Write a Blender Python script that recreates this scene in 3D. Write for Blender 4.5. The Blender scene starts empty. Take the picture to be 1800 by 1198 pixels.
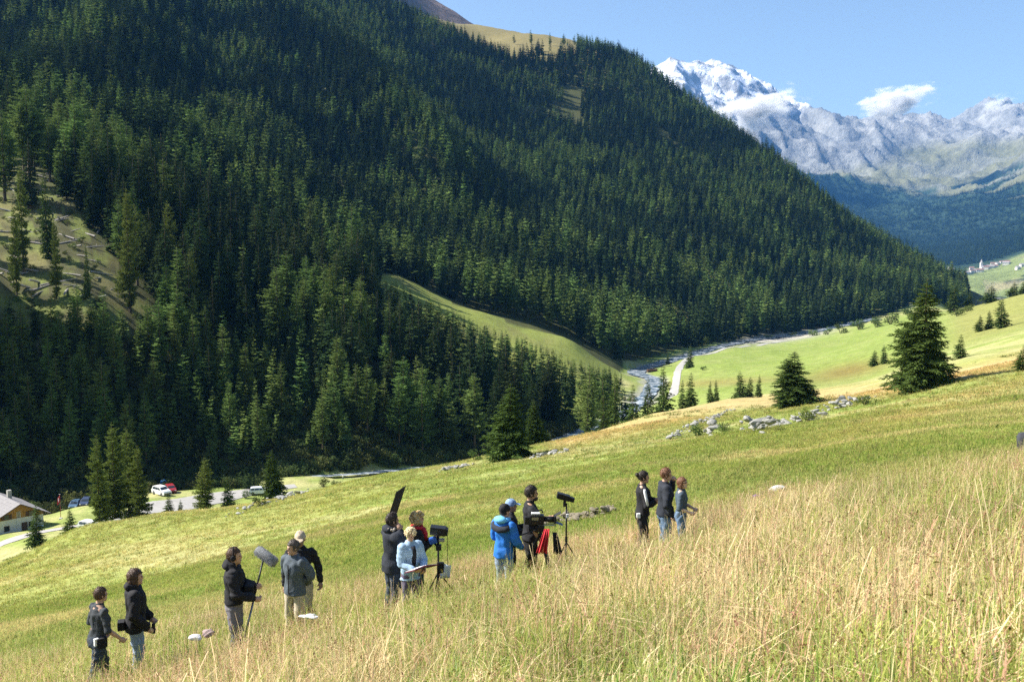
import bpy, bmesh, math, random
import numpy as np
from mathutils import Vector, Matrix
R = math.radians
scene = bpy.context.scene
COL = scene.collection

# ------------------------------------------------------------------ camera
FPX = 1750.0                     # focal length in pixels of the 1800 px wide photograph
PITCH = math.atan(169.0 / FPX)   # looking slightly down
cam_d = bpy.data.cameras.new('camera'); cam = bpy.data.objects.new('camera', cam_d); COL.objects.link(cam)
cam_d.sensor_width = 36.0; cam_d.lens = 35.0; cam_d.clip_start = 0.1; cam_d.clip_end = 60000
cam.location = (0, 0, 0); cam.rotation_euler = (math.pi / 2 - PITCH, 0, 0)
cam_d.dof.use_dof = True; cam_d.dof.focus_distance = 19.0; cam_d.dof.aperture_fstop = 5.6
scene.camera = cam

# ------------------------------------------------------------------ world and sun
SUN_FROM = Vector((-0.985, 0.17, 0.0)).normalized()     # the sun stands to the left
SUN_EL = R(43)
world = bpy.data.worlds.new('World'); scene.world = world; world.use_nodes = True
nt = world.node_tree; bg = nt.nodes['Background']
sky = nt.nodes.new('ShaderNodeTexSky'); sky.sky_type = 'NISHITA'; sky.sun_disc = False
sky.sun_elevation = SUN_EL; sky.sun_rotation = math.atan2(SUN_FROM.x, SUN_FROM.y)
sky.altitude = 300; sky.air_density = 1.0; sky.dust_density = 1.2; sky.ozone_density = 1.0
nt.links.new(sky.outputs[0], bg.inputs[0]); bg.inputs[1].default_value = 0.074
sd = bpy.data.lights.new('sun', 'SUN'); sun = bpy.data.objects.new('sun', sd); COL.objects.link(sun)
sd.energy = 5.0; sd.angle = R(0.53); sd.color = (1.0, 0.95, 0.86)
to_sun = Vector((SUN_FROM.x * math.cos(SUN_EL), SUN_FROM.y * math.cos(SUN_EL), math.sin(SUN_EL)))
sun.rotation_euler = to_sun.to_track_quat('Z', 'Y').to_euler()
vs = scene.view_settings
vs.view_transform = 'Standard'; vs.look = 'None'; vs.gamma = 1.0; vs.use_curve_mapping = False
vs.exposure = 1.28
cy = scene.cycles
cy.use_denoising = False
cy.max_bounces = 4; cy.diffuse_bounces = 2; cy.glossy_bounces = 1; cy.transmission_bounces = 2
cy.volume_bounces = 2; cy.transparent_max_bounces = 8
cy.use_adaptive_sampling = True; cy.adaptive_threshold = 0.01

# ------------------------------------------------------------------ helpers
rng = np.random.default_rng(7); rnd = random.Random(11)

def ray(px, py):
    a = (px - 900.0) / FPX; b = (599.0 - py) / FPX
    c, s = math.cos(PITCH), math.sin(PITCH)
    return (a, c + b * s, -s + b * c)          # x, y(forward), z
def at(px, py, y):
    d = ray(px, py); k = y / d[1]
    return Vector((d[0] * k, y, d[2] * k))
def project(x, y, z):
    c, s = math.cos(PITCH), math.sin(PITCH)
    f = y * c - z * s; up = y * s + z * c
    f = np.maximum(f, 1e-3)
    return 900 + FPX * x / f, 599 - FPX * up / f

def hash01(i, j, k=0):
    n = (i.astype(np.int64) * 374761393 + j.astype(np.int64) * 668265263 + k * 1442695041) & 0xffffffff
    n = ((n ^ (n >> 13)) * 1274126177) & 0xffffffff
    return ((n ^ (n >> 16)) & 0xffffff) / float(0xffffff)
def vnoise(x, y, k=0):
    x = np.asarray(x, float); y = np.asarray(y, float)
    i = np.floor(x); j = np.floor(y); fx = x - i; fy = y - j
    fx = fx * fx * (3 - 2 * fx); fy = fy * fy * (3 - 2 * fy)
    a = hash01(i, j, k); b = hash01(i + 1, j, k); c = hash01(i, j + 1, k); d = hash01(i + 1, j + 1, k)
    return (a * (1 - fx) + b * fx) * (1 - fy) + (c * (1 - fx) + d * fx) * fy
def fbm(x, y, oct=4, k=0):
    s = 0; a = 0.5; t = 0
    for o in range(oct):
        s = s + a * vnoise(x * 2 ** o + 13.7 * o, y * 2 ** o - 7.1 * o, k + o); t += a; a *= 0.5
    return s / t
def ridged(x, y, oct=5, k=0):
    s = 0; a = 0.5; t = 0; w = 1.0
    for o in range(oct):
        n = 1 - np.abs(2 * vnoise(x * 2 ** o + 5.3 * o, y * 2 ** o + 9.1 * o, k + o) - 1)
        n = n * n; s = s + a * n * w; t += a; w = np.clip(n * 1.6, 0, 1); a *= 0.5
    return s / t
def sstep(a, b, x):
    t = np.clip((x - a) / (b - a), 0, 1); return t * t * (3 - 2 * t)

def tag(o, label=None, cat=None, group=None, kind=None):
    if label: o['label'] = label
    if cat: o['category'] = cat
    if group: o['group'] = group
    if kind: o['kind'] = kind
    return o
def link(name, mesh, parent=None):
    o = bpy.data.objects.new(name, mesh); COL.objects.link(o)
    if parent is not None: o.parent = parent
    return o
def empty(name, loc=(0, 0, 0), rz=0.0, parent=None):
    o = bpy.data.objects.new(name, None); COL.objects.link(o); o.location = loc; o.rotation_euler = (0, 0, rz)
    o.empty_display_size = 0.2
    if parent is not None: o.parent = parent
    return o
def mesh_from(name, V, F, mats=(), smooth=False, fm=None):
    m = bpy.data.meshes.new(name); m.from_pydata([tuple(v) for v in V], [], [tuple(f) for f in F])
    for mt in mats: m.materials.append(mt)
    if fm is not None: m.polygons.foreach_set('material_index', fm)
    if smooth: m.polygons.foreach_set('use_smooth', [True] * len(m.polygons))
    m.update(); return m
class MB:
    """collects shapes into one mesh"""
    def __init__(s): s.V = []; s.F = []
    def add(s, V, F):
        n = len(s.V); s.V += [tuple(v) for v in V]; s.F += [tuple(i + n for i in f) for f in F]; return s
    def box(s, c, d, rot=None, bev=0.0):
        bm = bmesh.new(); bmesh.ops.create_cube(bm, size=1)
        bmesh.ops.scale(bm, vec=d, verts=bm.verts)
        if bev > 0: bmesh.ops.bevel(bm, geom=bm.edges[:], offset=bev, segments=2, affect='EDGES', profile=0.6)
        M = Matrix.Translation(c) @ (rot.to_4x4() if rot is not None else Matrix.Identity(4))
        s.bm(bm, M); return s
    def bm(s, bm, M=Matrix.Identity(4)):
        bm.verts.index_update()
        s.add([M @ v.co for v in bm.verts], [[v.index for v in f.verts] for f in bm.faces]); bm.free(); return s
    def tube(s, pts, rad, n=8, cap=True, flat=1.0, flatdir=None):
        pts = [Vector(p) for p in pts]; m = len(pts)
        if not hasattr(rad, '__len__'): rad = [rad] * m
        V = []; F = []
        prev = None
        for i, p in enumerate(pts):
            t = (pts[min(i + 1, m - 1)] - pts[max(i - 1, 0)]).normalized()
            a = prev if prev is not None else (Vector((1, 0, 0)) if abs(t.x) < 0.9 else Vector((0, 1, 0)))
            if flatdir is not None: a = Vector(flatdir)
            a = (a - t * a.dot(t)).normalized(); b = t.cross(a); prev = a
            for k in range(n):
                q = 2 * math.pi * k / n
                V.append(p + a * (math.cos(q) * rad[i]) + b * (math.sin(q) * rad[i] * flat))
        for i in range(m - 1):
            for k in range(n):
                k2 = (k + 1) % n
                F.append((i * n + k, i * n + k2, (i + 1) * n + k2, (i + 1) * n + k))
        if cap:
            F.append(tuple(range(n))[::-1]); F.append(tuple((m - 1) * n + k for k in range(n)))
        s.add(V, F); return s
    def ell(s, c, r, seg=14, ring=10, rot=None):
        bm = bmesh.new(); bmesh.ops.create_uvsphere(bm, u_segments=seg, v_segments=ring, radius=1)
        M = Matrix.Translation(c) @ (rot.to_4x4() if rot is not None else Matrix.Identity(4)) @ Matrix.Diagonal((r[0], r[1], r[2], 1))
        s.bm(bm, M); return s
    def mesh(s, name, mat, smooth=False):
        return mesh_from(name, s.V, s.F, [mat] if mat else [], smooth)
    def build(s, name, mat, parent=None, smooth=False):
        return link(name, s.mesh(name, mat, smooth), parent)

# ------------------------------------------------------------------ materials
def new_mat(name):
    m = bpy.data.materials.new(name); m.use_nodes = True
    n = m.node_tree.nodes; l = m.node_tree.links
    return m, n, l, n['Principled BSDF'], n['Material Output']
def plain(name, col, rough=0.7, metal=0.0, var=0.25, scale=6.0, bump=0.15, spec=0.3, bscale=None):
    m, n, l, b, o = new_mat(name)
    tc = n.new('ShaderNodeTexCoord'); nz = n.new('ShaderNodeTexNoise'); nz.inputs['Scale'].default_value = scale
    nz.inputs['Detail'].default_value = 4
    l.new(tc.outputs['Object'], nz.inputs['Vector'])
    mx = n.new('ShaderNodeMix'); mx.data_type = 'RGBA'
    mx.inputs[6].default_value = (*[c * (1 - var) for c in col], 1); mx.inputs[7].default_value = (*[min(1, c * (1 + var)) for c in col], 1)
    l.new(nz.outputs['Fac'], mx.inputs[0]); l.new(mx.outputs[2], b.inputs['Base Color'])
    b.inputs['Roughness'].default_value = rough; b.inputs['Metallic'].default_value = metal
    b.inputs['Specular IOR Level'].default_value = spec
    if bump:
        nb = n.new('ShaderNodeTexNoise'); nb.inputs['Scale'].default_value = bscale or scale * 4; nb.inputs['Detail'].default_value = 3
        l.new(tc.outputs['Object'], nb.inputs['Vector'])
        bp = n.new('ShaderNodeBump'); bp.inputs['Strength'].default_value = bump; bp.inputs['Distance'].default_value = 0.02
        l.new(nb.outputs['Fac'], bp.inputs['Height']); l.new(bp.outputs[0], b.inputs['Normal'])
    return m
def leafy(name, col, hue=0.02, val=0.35, trans=0.25, noise=0.0, attr=None, rough=0.6):
    """foliage: diffuse + translucent, varied per object"""
    m, n, l, b, o = new_mat(name); n.remove(b)
    oi = n.new('ShaderNodeObjectInfo'); hs = n.new('ShaderNodeHueSaturation')
    if attr:
        at_ = n.new('ShaderNodeAttribute'); at_.attribute_type = 'INSTANCER'; at_.attribute_name = attr
        va = n.new('ShaderNodeVertexColor'); va.layer_name = 'tint'
        mu = n.new('ShaderNodeMix'); mu.data_type = 'RGBA'; mu.blend_type = 'MULTIPLY'; mu.inputs[0].default_value = 1
        l.new(at_.outputs['Color'], mu.inputs[6]); l.new(va.outputs['Color'], mu.inputs[7]); src = mu.outputs[2]
    else:
        rgb = n.new('ShaderNodeRGB'); rgb.outputs[0].default_value = (*col, 1); src = rgb.outputs[0]
    mr = n.new('ShaderNodeMapRange'); mr.inputs[3].default_value = 1 - val; mr.inputs[4].default_value = 1 + val
    l.new(oi.outputs['Random'], mr.inputs[0])
    ml = n.new('ShaderNodeMath'); ml.operation = 'MULTIPLY'; ml.inputs[1].default_value = 7.31
    fr = n.new('ShaderNodeMath'); fr.operation = 'FRACT'; l.new(oi.outputs['Random'], ml.inputs[0]); l.new(ml.outputs[0], fr.inputs[0])
    mh = n.new('ShaderNodeMapRange'); mh.inputs[3].default_value = 0.5 - hue; mh.inputs[4].default_value = 0.5 + hue
    l.new(fr.outputs[0], mh.inputs[0]); l.new(mh.outputs[0], hs.inputs['Hue'])
    vsrc = mr.outputs[0]
    if noise > 0:
        tc = n.new('ShaderNodeTexCoord'); nz = n.new('ShaderNodeTexNoise'); nz.inputs['Scale'].default_value = noise; nz.inputs['Detail'].default_value = 3
        l.new(tc.outputs['Object'], nz.inputs['Vector'])
        m2 = n.new('ShaderNodeMapRange'); m2.inputs[1].default_value = 0.3; m2.inputs[2].default_value = 0.7; m2.inputs[3].default_value = 0.6; m2.inputs[4].default_value = 1.4
        l.new(nz.outputs['Fac'], m2.inputs[0])
        mm = n.new('ShaderNodeMath'); mm.operation = 'MULTIPLY'; l.new(vsrc, mm.inputs[0]); l.new(m2.outputs[0], mm.inputs[1]); vsrc = mm.outputs[0]
    l.new(vsrc, hs.inputs['Value']); l.new(src, hs.inputs['Color'])
    d = n.new('ShaderNodeBsdfDiffuse'); t = n.new('ShaderNodeBsdfTranslucent'); mx = n.new('ShaderNodeMixShader')
    mx.inputs[0].default_value = trans
    l.new(hs.outputs[0], d.inputs[0]); l.new(hs.outputs[0], t.inputs[0]); l.new(d.outputs[0], mx.inputs[1]); l.new(t.outputs[0], mx.inputs[2])
    l.new(mx.outputs[0], o.inputs[0]); return m
# ------------------------------------------------------------------ terrain: one height function for the whole valley
GX, GY, EYE = 0.2146, -0.267, 1.45          # the near slope falls away forward and to the left
def near_plane(x, y): return -EYE + GX * x + GY * y
CTRL = {
 -250: [(1140,60),(1090,95),(1050,130),(1040,150),(1000,170),(950,192),(900,203),(560,216),(220,229),(110,241),(150,253),(330,268),(380,290),(330,330),(250,420),(150,560),(50,750),(-80,1000),(-200,1600),(-250,2500)],
 0: [(1085,60),(1030,95),(990,130),(985,145),(957,160),(942,170),(905,197),(885,210),(800,222),(700,232),(600,242),(540,254),(450,285),(350,335),(265,410),(200,520),(100,700),(0,950),(-120,1500),(-200,2500)],
 150: [(1060,60),(985,95),(922,135),(942,150),(926,170),(900,190),(885,205),(866,215),(780,225),(680,236),(580,248),(520,262),(430,300),(340,350),(280,430),(200,560),(100,750),(0,1000),(-100,1500),(-200,2500)],
 300: [(1030,55),(960,90),(902,130),(915,150),(890,190),(870,208),(860,218),(845,226),(780,236),(680,250),(600,265),(540,285),(450,330),(380,390),(300,480),(200,640),(100,850),(0,1150),(-80,1600),(-100,2500)],
 450: [(1000,50),(930,90),(884,128),(898,150),(876,195),(862,212),(850,222),(790,238),(700,258),(600,290),(520,340),(440,420),(350,520),(200,750),(80,1000),(0,1250),(-50,1700),(-50,2500)],
 600: [(965,48),(900,85),(850,130),(866,160),(852,200),(832,232),(815,244),(760,258),(680,280),(600,325),(520,390),(470,455),(440,520),(350,640),(200,880),(80,1120),(0,1400),(-30,1700),(0,2500)],
 700: [(940,48),(875,85),(828,135),(845,170),(838,215),(818,250),(790,265),(700,300),(600,360),(530,430),(487,475),(492,500),(470,540),(400,640),(200,960),(100,1200),(12,1600),(60,2000),(200,2600)],
 850: [(905,48),(850,88),(800,140),(828,180),(825,240),(808,270),(755,300),(650,375),(590,425),(548,460),(552,480),(530,520),(400,720),(200,1120),(75,1600),(50,1800),(120,2100),(250,2600)],
 1000: [(880,45),(825,82),(768,145),(802,200),(800,260),(770,300),(700,355),(645,405),(598,445),(600,465),(575,510),(450,690),(300,960),(150,1320),(75,1650),(150,2000),(300,2600)],
 1090: [(865,42),(810,75),(743,160),(778,210),(765,280),(728,350),(672,410),(652,440),(645,470),(630,520),(500,710),(300,1020),(98,1480),(200,1900),(350,2600)],
 1145: [(850,40),(795,75),(728,172),(750,220),(728,300),(690,390),(665,435),(642,495),(625,545),(500,730),(300,1070),(143,1430),(250,1900),(400,2600)],
 1210: [(838,40),(780,75),(714,185),(720,230),(690,310),(650,430),(628,515),(618,560),(605,600),(500,780),(350,1040),(195,1400),(300,1900),(420,2600)],
 1280: [(822,38),(765,72),(699,190),(701,240),(680,310),(640,430),(613,560),(603,615),(592,655),(450,900),(350,1090),(243,1370),(350,1900),(450,2600)],
 1400: [(800,50),(750,95),(712,165),(690,200),(690,235),(660,310),(625,450),(600,640),(588,720),(480,960),(330,1320),(420,1900),(500,2600)],
 1520: [(775,45),(725,90),(690,150),(680,200),(668,250),(600,520),(575,680),(560,800),(480,1020),(400,1270),(460,1900),(530,2600)],
 1640: [(755,45),(705,85),(675,125),(640,180),(600,285),(565,430),(552,510),(552,600),(545,750),(530,900),(480,1180),(520,1800),(560,2600)],
 1690: [(745,45),(695,80),(660,115),(625,175),(590,270),(560,380),(545,460),(552,600),(562,900),(560,1400),(560,2600)],
 1800: [(740,45),(690,75),(650,110),(600,185),(560,290),(520,430),(535,600),(555,1000),(560,2600)],
 2000: [(700,45),(650,75),(600,110),(550,185),(500,290),(460,430),(480,600),(520,1000),(540,2600)],
}
KU = 1.6
class Surf:
    """v = z/y interpolated over (x/y, log y)"""
    def __init__(s, table, plane=True, c=0.012, lam=4e-6):
        P = []; W = []
        for px, lst in table.items():
            if plane:
                for y in (11, 14, 18, 23, 29):
                    u = (px - 900) / FPX
                    P.append((KU * u, math.log(y))); W.append(near_plane(u * y, y) / y)
            for py, y in lst:
                q = at(px, py, y); P.append((KU * q.x / y, math.log(y))); W.append(q.z / y)
        s.P = np.array(P); W = np.array(W); s.c = c; n = len(W)
        D = np.sqrt(((s.P[:, None] - s.P[None]) ** 2).sum(-1) + c * c)
        A = np.zeros((n + 3, n + 3)); A[:n, :n] = D - lam * np.eye(n) * n / 10; A[:n, n] = 1; A[:n, n + 1:] = s.P; A[n:, :n] = A[:n, n:].T
        s.w = np.linalg.solve(A, np.r_[W, 0, 0, 0])
    def v(s, u, ly):
        u = np.ravel(u) * KU; ly = np.ravel(ly); out = np.empty(len(u)); n = len(s.P)
        for i in range(0, len(u), 20000):
            a = u[i:i + 20000, None] - s.P[None, :, 0]; b = ly[i:i + 20000, None] - s.P[None, :, 1]
            D = np.sqrt(a * a + b * b + s.c ** 2)
            out[i:i + 20000] = D @ s.w[:n] + s.w[n] + s.w[n + 1] * u[i:i + 20000] + s.w[n + 2] * ly[i:i + 20000]
        return out
SF = Surf(CTRL)
def pts_at(lst): return [at(*p) for p in lst]
RIVER = [(-150,905,203),(0,892,206),(150,876,211),(300,852,222),(420,852,221),(480,856,219),(540,846,226),(600,833,232),(650,826,239),(740,813,251),(850,812,264),(960,785,290),(1050,752,322),(1105,725,352),(1140,690,392),(1150,665,432),(1118,650,462),(1150,641,498),(1215,625,545),(1280,604,612),(1340,595,672),(1440,585,735),(1540,560,800)]
PATHL = [(1178,700,330),(1183,680,372),(1190,655,425),(1196,638,470),(1212,629,508),(1240,622,530),(1300,611,585),(1350,602,640),(1400,597,670),(1470,588,715)]
def polyd(x, y, L):
    """distance from points to a polyline (2-D) and position along it"""
    d = np.full(x.shape, 1e9); s = np.zeros(x.shape)
    for k in range(len(L) - 1):
        ax, ay = L[k][0], L[k][1]; bx, by = L[k + 1][0], L[k + 1][1]
        ex, ey = bx - ax, by - ay; t = np.clip(((x - ax) * ex + (y - ay) * ey) / (ex * ex + ey * ey), 0, 1)
        q = np.hypot(x - ax - t * ex, y - ay - t * ey); m = q < d
        d = np.where(m, q, d); s = np.where(m, k + t, s)
    return d, s
def spline(L, n):
    """Catmull-Rom through 2-D/3-D points"""
    L = [np.array(p, float) for p in L]; L = [2 * L[0] - L[1]] + L + [2 * L[-1] - L[-2]]; out = []
    for k in range(1, len(L) - 2):
        for i in range(n):
            t = i / n; a, b, c, d = L[k - 1:k + 3]
            out.append(0.5 * (2 * b + (c - a) * t + (2 * a - 5 * b + 4 * c - d) * t * t + (3 * b - a - 3 * c + d) * t ** 3))
    out.append(L[-2]); return np.array(out)
RIV = spline([(p.x, p.y) for p in pts_at(RIVER)], 6)
PTH = spline([(p.x, p.y) for p in pts_at(PATHL)], 6)
LOT = [at(240, 890, 188), at(300, 884, 193), at(370, 874, 203), at(440, 868, 210), at(520, 862, 214)]
LOT = [(p.x, p.y) for p in LOT]
LANE = [at(-60, 968, 155), at(20, 955, 162), at(80, 944, 168), at(150, 930, 172), at(200, 905, 182), at(245, 892, 188)]
LANE = spline([(p.x, p.y) for p in LANE], 5)
def base_h(x, y):
    x = np.asarray(x, float); y = np.asarray(y, float); shp = x.shape; x = x.ravel(); y = y.ravel()
    r = np.hypot(x, y); phi = np.arctan2(x, y); pc = np.clip(phi, R(-36), R(36))
    yy = np.maximum(r * np.cos(pc), 6.0)
    z = SF.v(np.tan(pc), np.log(yy)) * yy
    w = sstep(R(37), R(95), np.abs(phi)); k = np.minimum(1, 260 / np.maximum(r, 1))
    z = z * (1 - w) + near_plane(x * k, y * k) * w
    n = sstep(17, 30, r); z = near_plane(x, y) * (1 - n) + z * n
    return z.reshape(shp)
def height(x, y):
    x = np.asarray(x, float); y = np.asarray(y, float)
    z = base_h(x, y); r = np.hypot(x, y)
    far = sstep(30, 400, r)
    z = z + (fbm(x / 5.0, y / 5.0, 3, 5) - 0.5) * 0.35 * sstep(4, 20, r)
    z = z + (fbm(x / 24.0, y / 24.0, 3, 9) - 0.5) * (0.8 * sstep(25, 60, r) + 2.5 * far)
    z = z + (fbm(x / 130.0, y / 130.0, 3, 3) - 0.5) * 18 * sstep(300, 900, r) + (ridged((x + .25 * y) / 260.0, (y - .25 * x) / 620.0, 3, 13) - 0.42) * 75 * sstep(520, 950, r) * sstep(-45, 45, z) * (1 - .85 * sstep(1150, 1450, r))
    for px_, y_, dp, rd in ((887, 17.6, .22, .9), (1172, 18.0, .14, .7)): z = z - dp * np.exp(-((x - (px_ - 900) / FPX * y_) ** 2 + (y - y_) ** 2) / rd ** 2)
    # stream bed, path, lane and gravel yard
    d, s = polyd(x, y, RIV); zr = river_z(s)
    w = 1 - sstep(4.0, 11.0, d); z = z * (1 - w) + (zr - 0.9 + 0.05 * d) * w
    d, s = polyd(x, y, LOT); w = 1 - sstep(9.0, 15.0, d); z = z * (1 - w) + np.interp(s, range(len(LOT)), LOTZ) * w
    return z
def river_z(s):
    return np.interp(s, np.arange(len(RIV)), RIVZ)
_rz = base_h(RIV[:, 0], RIV[:, 1])
LOTZ = base_h(np.array(LOT)[:, 0], np.array(LOT)[:, 1])
RIVZ = np.convolve(np.pad(_rz, 3, mode='edge'), np.ones(7) / 7, 'valid')
def H1(x, y): return float(height(np.array([x]), np.array([y]))[0])
def ground_at(px, y):
    """the ground point in the column of the photograph px at forward distance y"""
    x = (px - 900) / FPX * y
    for _ in range(4):
        z = H1(x, y); c, s = math.cos(PITCH), math.sin(PITCH); x = (px - 900) / FPX * (y * c - z * s)
    return Vector((x, y, H1(x, y)))

# ground colours (albedo) by place
def blob(px, py, cx, cy, rx, ry, ang=0.0):
    c, s = math.cos(ang), math.sin(ang); a = (px - cx) * c + (py - cy) * s; b = -(px - cx) * s + (py - cy) * c
    return np.exp(-((a / rx) ** 2 + (b / ry) ** 2))
def mixc(C, c, w): return C * (1 - w[:, None]) + np.array(c)[None] * w[:, None]
def in_forest(px, y):
    """1 where the wooded slope is, from the column and the forward distance"""
    toe = np.interp(px, [-300, 0, 150, 300, 450, 600, 700, 850, 960, 1040, 1075, 1100, 1150, 1210, 1280, 1400, 1520, 1640, 1700],
                    [214, 214, 219, 228, 230, 247, 258, 275, 298, 335, 360, 505, 535, 585, 640, 725, 800, 880, 950])
    f = y > toe
    a0 = np.interp(px, [-300, 0, 80, 160, 250, 300], [236, 238, 240, 243, 250, 262])
    a1 = np.interp(px, [-300, 0, 80, 160, 250, 300], [440, 400, 355, 315, 282, 264])
    clearA = (px < 300) & (y > a0) & (y < a1)
    b1 = np.interp(px, [670, 700, 850, 1000, 1075, 1092], [470, 478, 466, 452, 446, 440])
    b0 = np.interp(px, [670, 720, 850, 950, 1020, 1070], [440, 374, 340, 332, 318, 300])
    clearB = (px > 662) & (px < 1095) & (y > b0) & (y < b1)
    c0 = np.interp(px, [1080, 1240], [705, 655])
    clearC = (px > 1085) & (px < 1240) & (y > c0) & (y < c0 + 26)
    c1 = np.interp(px, [1170, 1330], [835, 790])
    clearD = (px > 1170) & (px < 1330) & (y > c1) & (y < c1 + 20)
    return f, clearA, clearB, clearC | clearD
def ground_colour(x, y, z):
    px, py = project(x, y, z); d = y
    r = np.hypot(x, y)
    n1 = fbm(x / 9, y / 9, 4, 21); n2 = fbm((x * .75 - y * .66) / 40, (x * .66 + y * .75) / 5, 4, 31); n3 = fbm(x / 60, y / 60, 3, 41)
    C = np.tile(np.array([0.212, 0.255, 0.066]), (len(x), 1))
    C = mixc(C, (0.35, 0.33, 0.15), sstep(0.42, 0.64, n2) * 0.85)
    C = mixc(C, (0.15, 0.22, 0.042), sstep(0.5, 0.75, n1) * 0.6)
    # yellowish hay on the left shoulder
    w = sstep(60, 100, r) * (1 - sstep(150, 165, r)) * (1 - sstep(500, 800, px)); C = mixc(C, (0.31, 0.30, 0.10), w * 0.5 * (0.5 + n3))
    # lush strip behind the tall grass
    w = sstep(24, 28, r) * (1 - sstep(34, 46, r)); C = mixc(C, (0.165, 0.24, 0.052), w * 0.65 * sstep(0.3, 0.6, n1 + 0.15))
    # tan strip along the shoulder above the stream
    ly = np.interp(px, [900, 980, 1150, 1300, 1550, 1700, 1850], [800, 778, 738, 704, 686, 655, 615])
    w = np.exp(-((py - ly) / np.interp(px, [900, 1150, 1500, 1800], [12, 20, 14, 16])) ** 2) * sstep(100, 125, r) * (1 - sstep(225, 250, r)) * sstep(940, 1000, px)
    C = mixc(C, (0.40, 0.30, 0.135), np.clip(w * (0.55 + 0.6 * n2), 0, 0.95))
    w = blob(px, py, 1700, 700, 260, 16, -0.28) * (r < 150); C = mixc(C, (0.36, 0.29, 0.12), w * 0.5)
    # valley floor: fresh green, with brown patches
    w = sstep(235, 270, r) * (1 - sstep(680, 760, r)) * sstep(1090, 1150, px); C = mixc(C, (0.17, 0.225, 0.05), w * 0.75)
    w = blob(px, py, 1490, 652, 75, 14, -0.2) * (r > 215); C = mixc(C, (0.17, 0.13, 0.04), w * 0.9)
    w = blob(px, py, 1260, 672, 130, 7, -0.05) * (r > 215); C = mixc(C, (0.20, 0.16, 0.055), w * 0.7)
    w = sstep(1640, 1700, px) * sstep(230, 300, r); C = mixc(C, (0.21, 0.20, 0.065), w * 0.7)
    # tall grass zone
    w = 1 - sstep(23, 27, r); C = mixc(C, (0.23, 0.19, 0.07), w * 0.85)
    # wooded slope
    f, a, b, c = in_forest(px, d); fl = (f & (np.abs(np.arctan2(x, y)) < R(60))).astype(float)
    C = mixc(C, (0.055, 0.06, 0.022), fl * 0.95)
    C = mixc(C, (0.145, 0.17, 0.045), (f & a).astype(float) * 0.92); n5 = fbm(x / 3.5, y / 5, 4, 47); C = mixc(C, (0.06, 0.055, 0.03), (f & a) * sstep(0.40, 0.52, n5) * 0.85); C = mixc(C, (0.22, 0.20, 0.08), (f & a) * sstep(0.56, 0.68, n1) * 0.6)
    C = mixc(C, (0.19, 0.22, 0.05), (f & b).astype(float) * 0.95); C = mixc(C, (0.16, 0.14, 0.06), (f & b) * sstep(0.5, 0.75, n1) * 0.5)
    C = mixc(C, (0.20, 0.18, 0.06), (f & c).astype(float) * 0.9)
    w = sstep(1330, 1480, d) * (px < 1060) * (px > 560); C = mixc(C, (0.21, 0.175, 0.075), w * (0.7 + 0.3 * n1))
    # gravel
    dr, s = polyd(x, y, RIV); w = (1 - sstep(4, 7.5, dr + 7 * (n1 - .5))); C = mixc(C, (0.26, 0.25, 0.23), w * 0.75 * (r < 760) * sstep(1020, 1090, px))
    w = blob(px, py, 1375, 592, 62, 7, -0.12) * (d > 560); C = mixc(C, (0.38, 0.35, 0.31), np.clip(w * 1.6, 0, .95))
    return np.clip(C, 0.01, 0.9)

# polar sheet round the camera, fine in front
_ang = np.r_[np.linspace(-36, 36, 540), np.linspace(36, 324, 80)[1:-1]]
_ang = np.radians(_ang); NA = len(_ang)
_rad = np.exp(np.linspace(math.log(0.6), math.log(2700), 430)); NR = len(_rad)
gr, ga = np.meshgrid(_rad, _ang, indexing='ij')
gx = (gr * np.sin(ga)).ravel(); gy = (gr * np.cos(ga)).ravel(); gz = height(gx, gy)
V = np.c_[gx, gy, gz]
idx = np.arange(NR * NA).reshape(NR, NA); nx = np.roll(idx, -1, axis=1)
F = np.stack([idx[:-1].ravel(), nx[:-1].ravel(), nx[1:].ravel(), idx[1:].ravel()], 1)[:, ::-1]
_GZ = gz.reshape(NR, NA)[:, :540]; _L0 = math.log(0.6); _LS = (math.log(2700) - _L0) / (NR - 1); _AS = R(72) / 539
def mesh_h(x, y):
    """height of the ground sheet itself (in front of the camera)"""
    x = np.asarray(x, float); y = np.asarray(y, float)
    a = np.clip((np.log(np.maximum(np.hypot(x, y), .61)) - _L0) / _LS, 0, NR - 1.001); b = np.clip((np.arctan2(x, y) + R(36)) / _AS, 0, 538.999)
    i = a.astype(int); j = b.astype(int); f = a - i; g = b - j
    return (_GZ[i, j] * (1 - f) + _GZ[i + 1, j] * f) * (1 - g) + (_GZ[i, j + 1] * (1 - f) + _GZ[i + 1, j + 1] * f) * g
def H1(x, y): return float(mesh_h(x, y))
def grid_mesh(name, V, F, colours=None, smooth=True):
    m = bpy.data.meshes.new(name); n = len(F)
    m.vertices.add(len(V)); m.vertices.foreach_set('co', np.asarray(V, np.float32).ravel())
    m.loops.add(4 * n); m.loops.foreach_set('vertex_index', np.asarray(F, np.int32).ravel())
    m.polygons.add(n); m.polygons.foreach_set('loop_start', np.arange(0, 4 * n, 4, dtype=np.int32))
    m.polygons.foreach_set('loop_total', np.full(n, 4, np.int32))
    m.update(calc_edges=True)
    if smooth: m.polygons.foreach_set('use_smooth', np.ones(n, bool))
    if colours is not None:
        a = m.color_attributes.new('gcol', 'FLOAT_COLOR', 'POINT')
        a.data.foreach_set('color', np.c_[colours, np.ones(len(colours))].astype(np.float32).ravel())
    m.validate(); return m
GC = ground_colour(gx, gy, gz)
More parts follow.
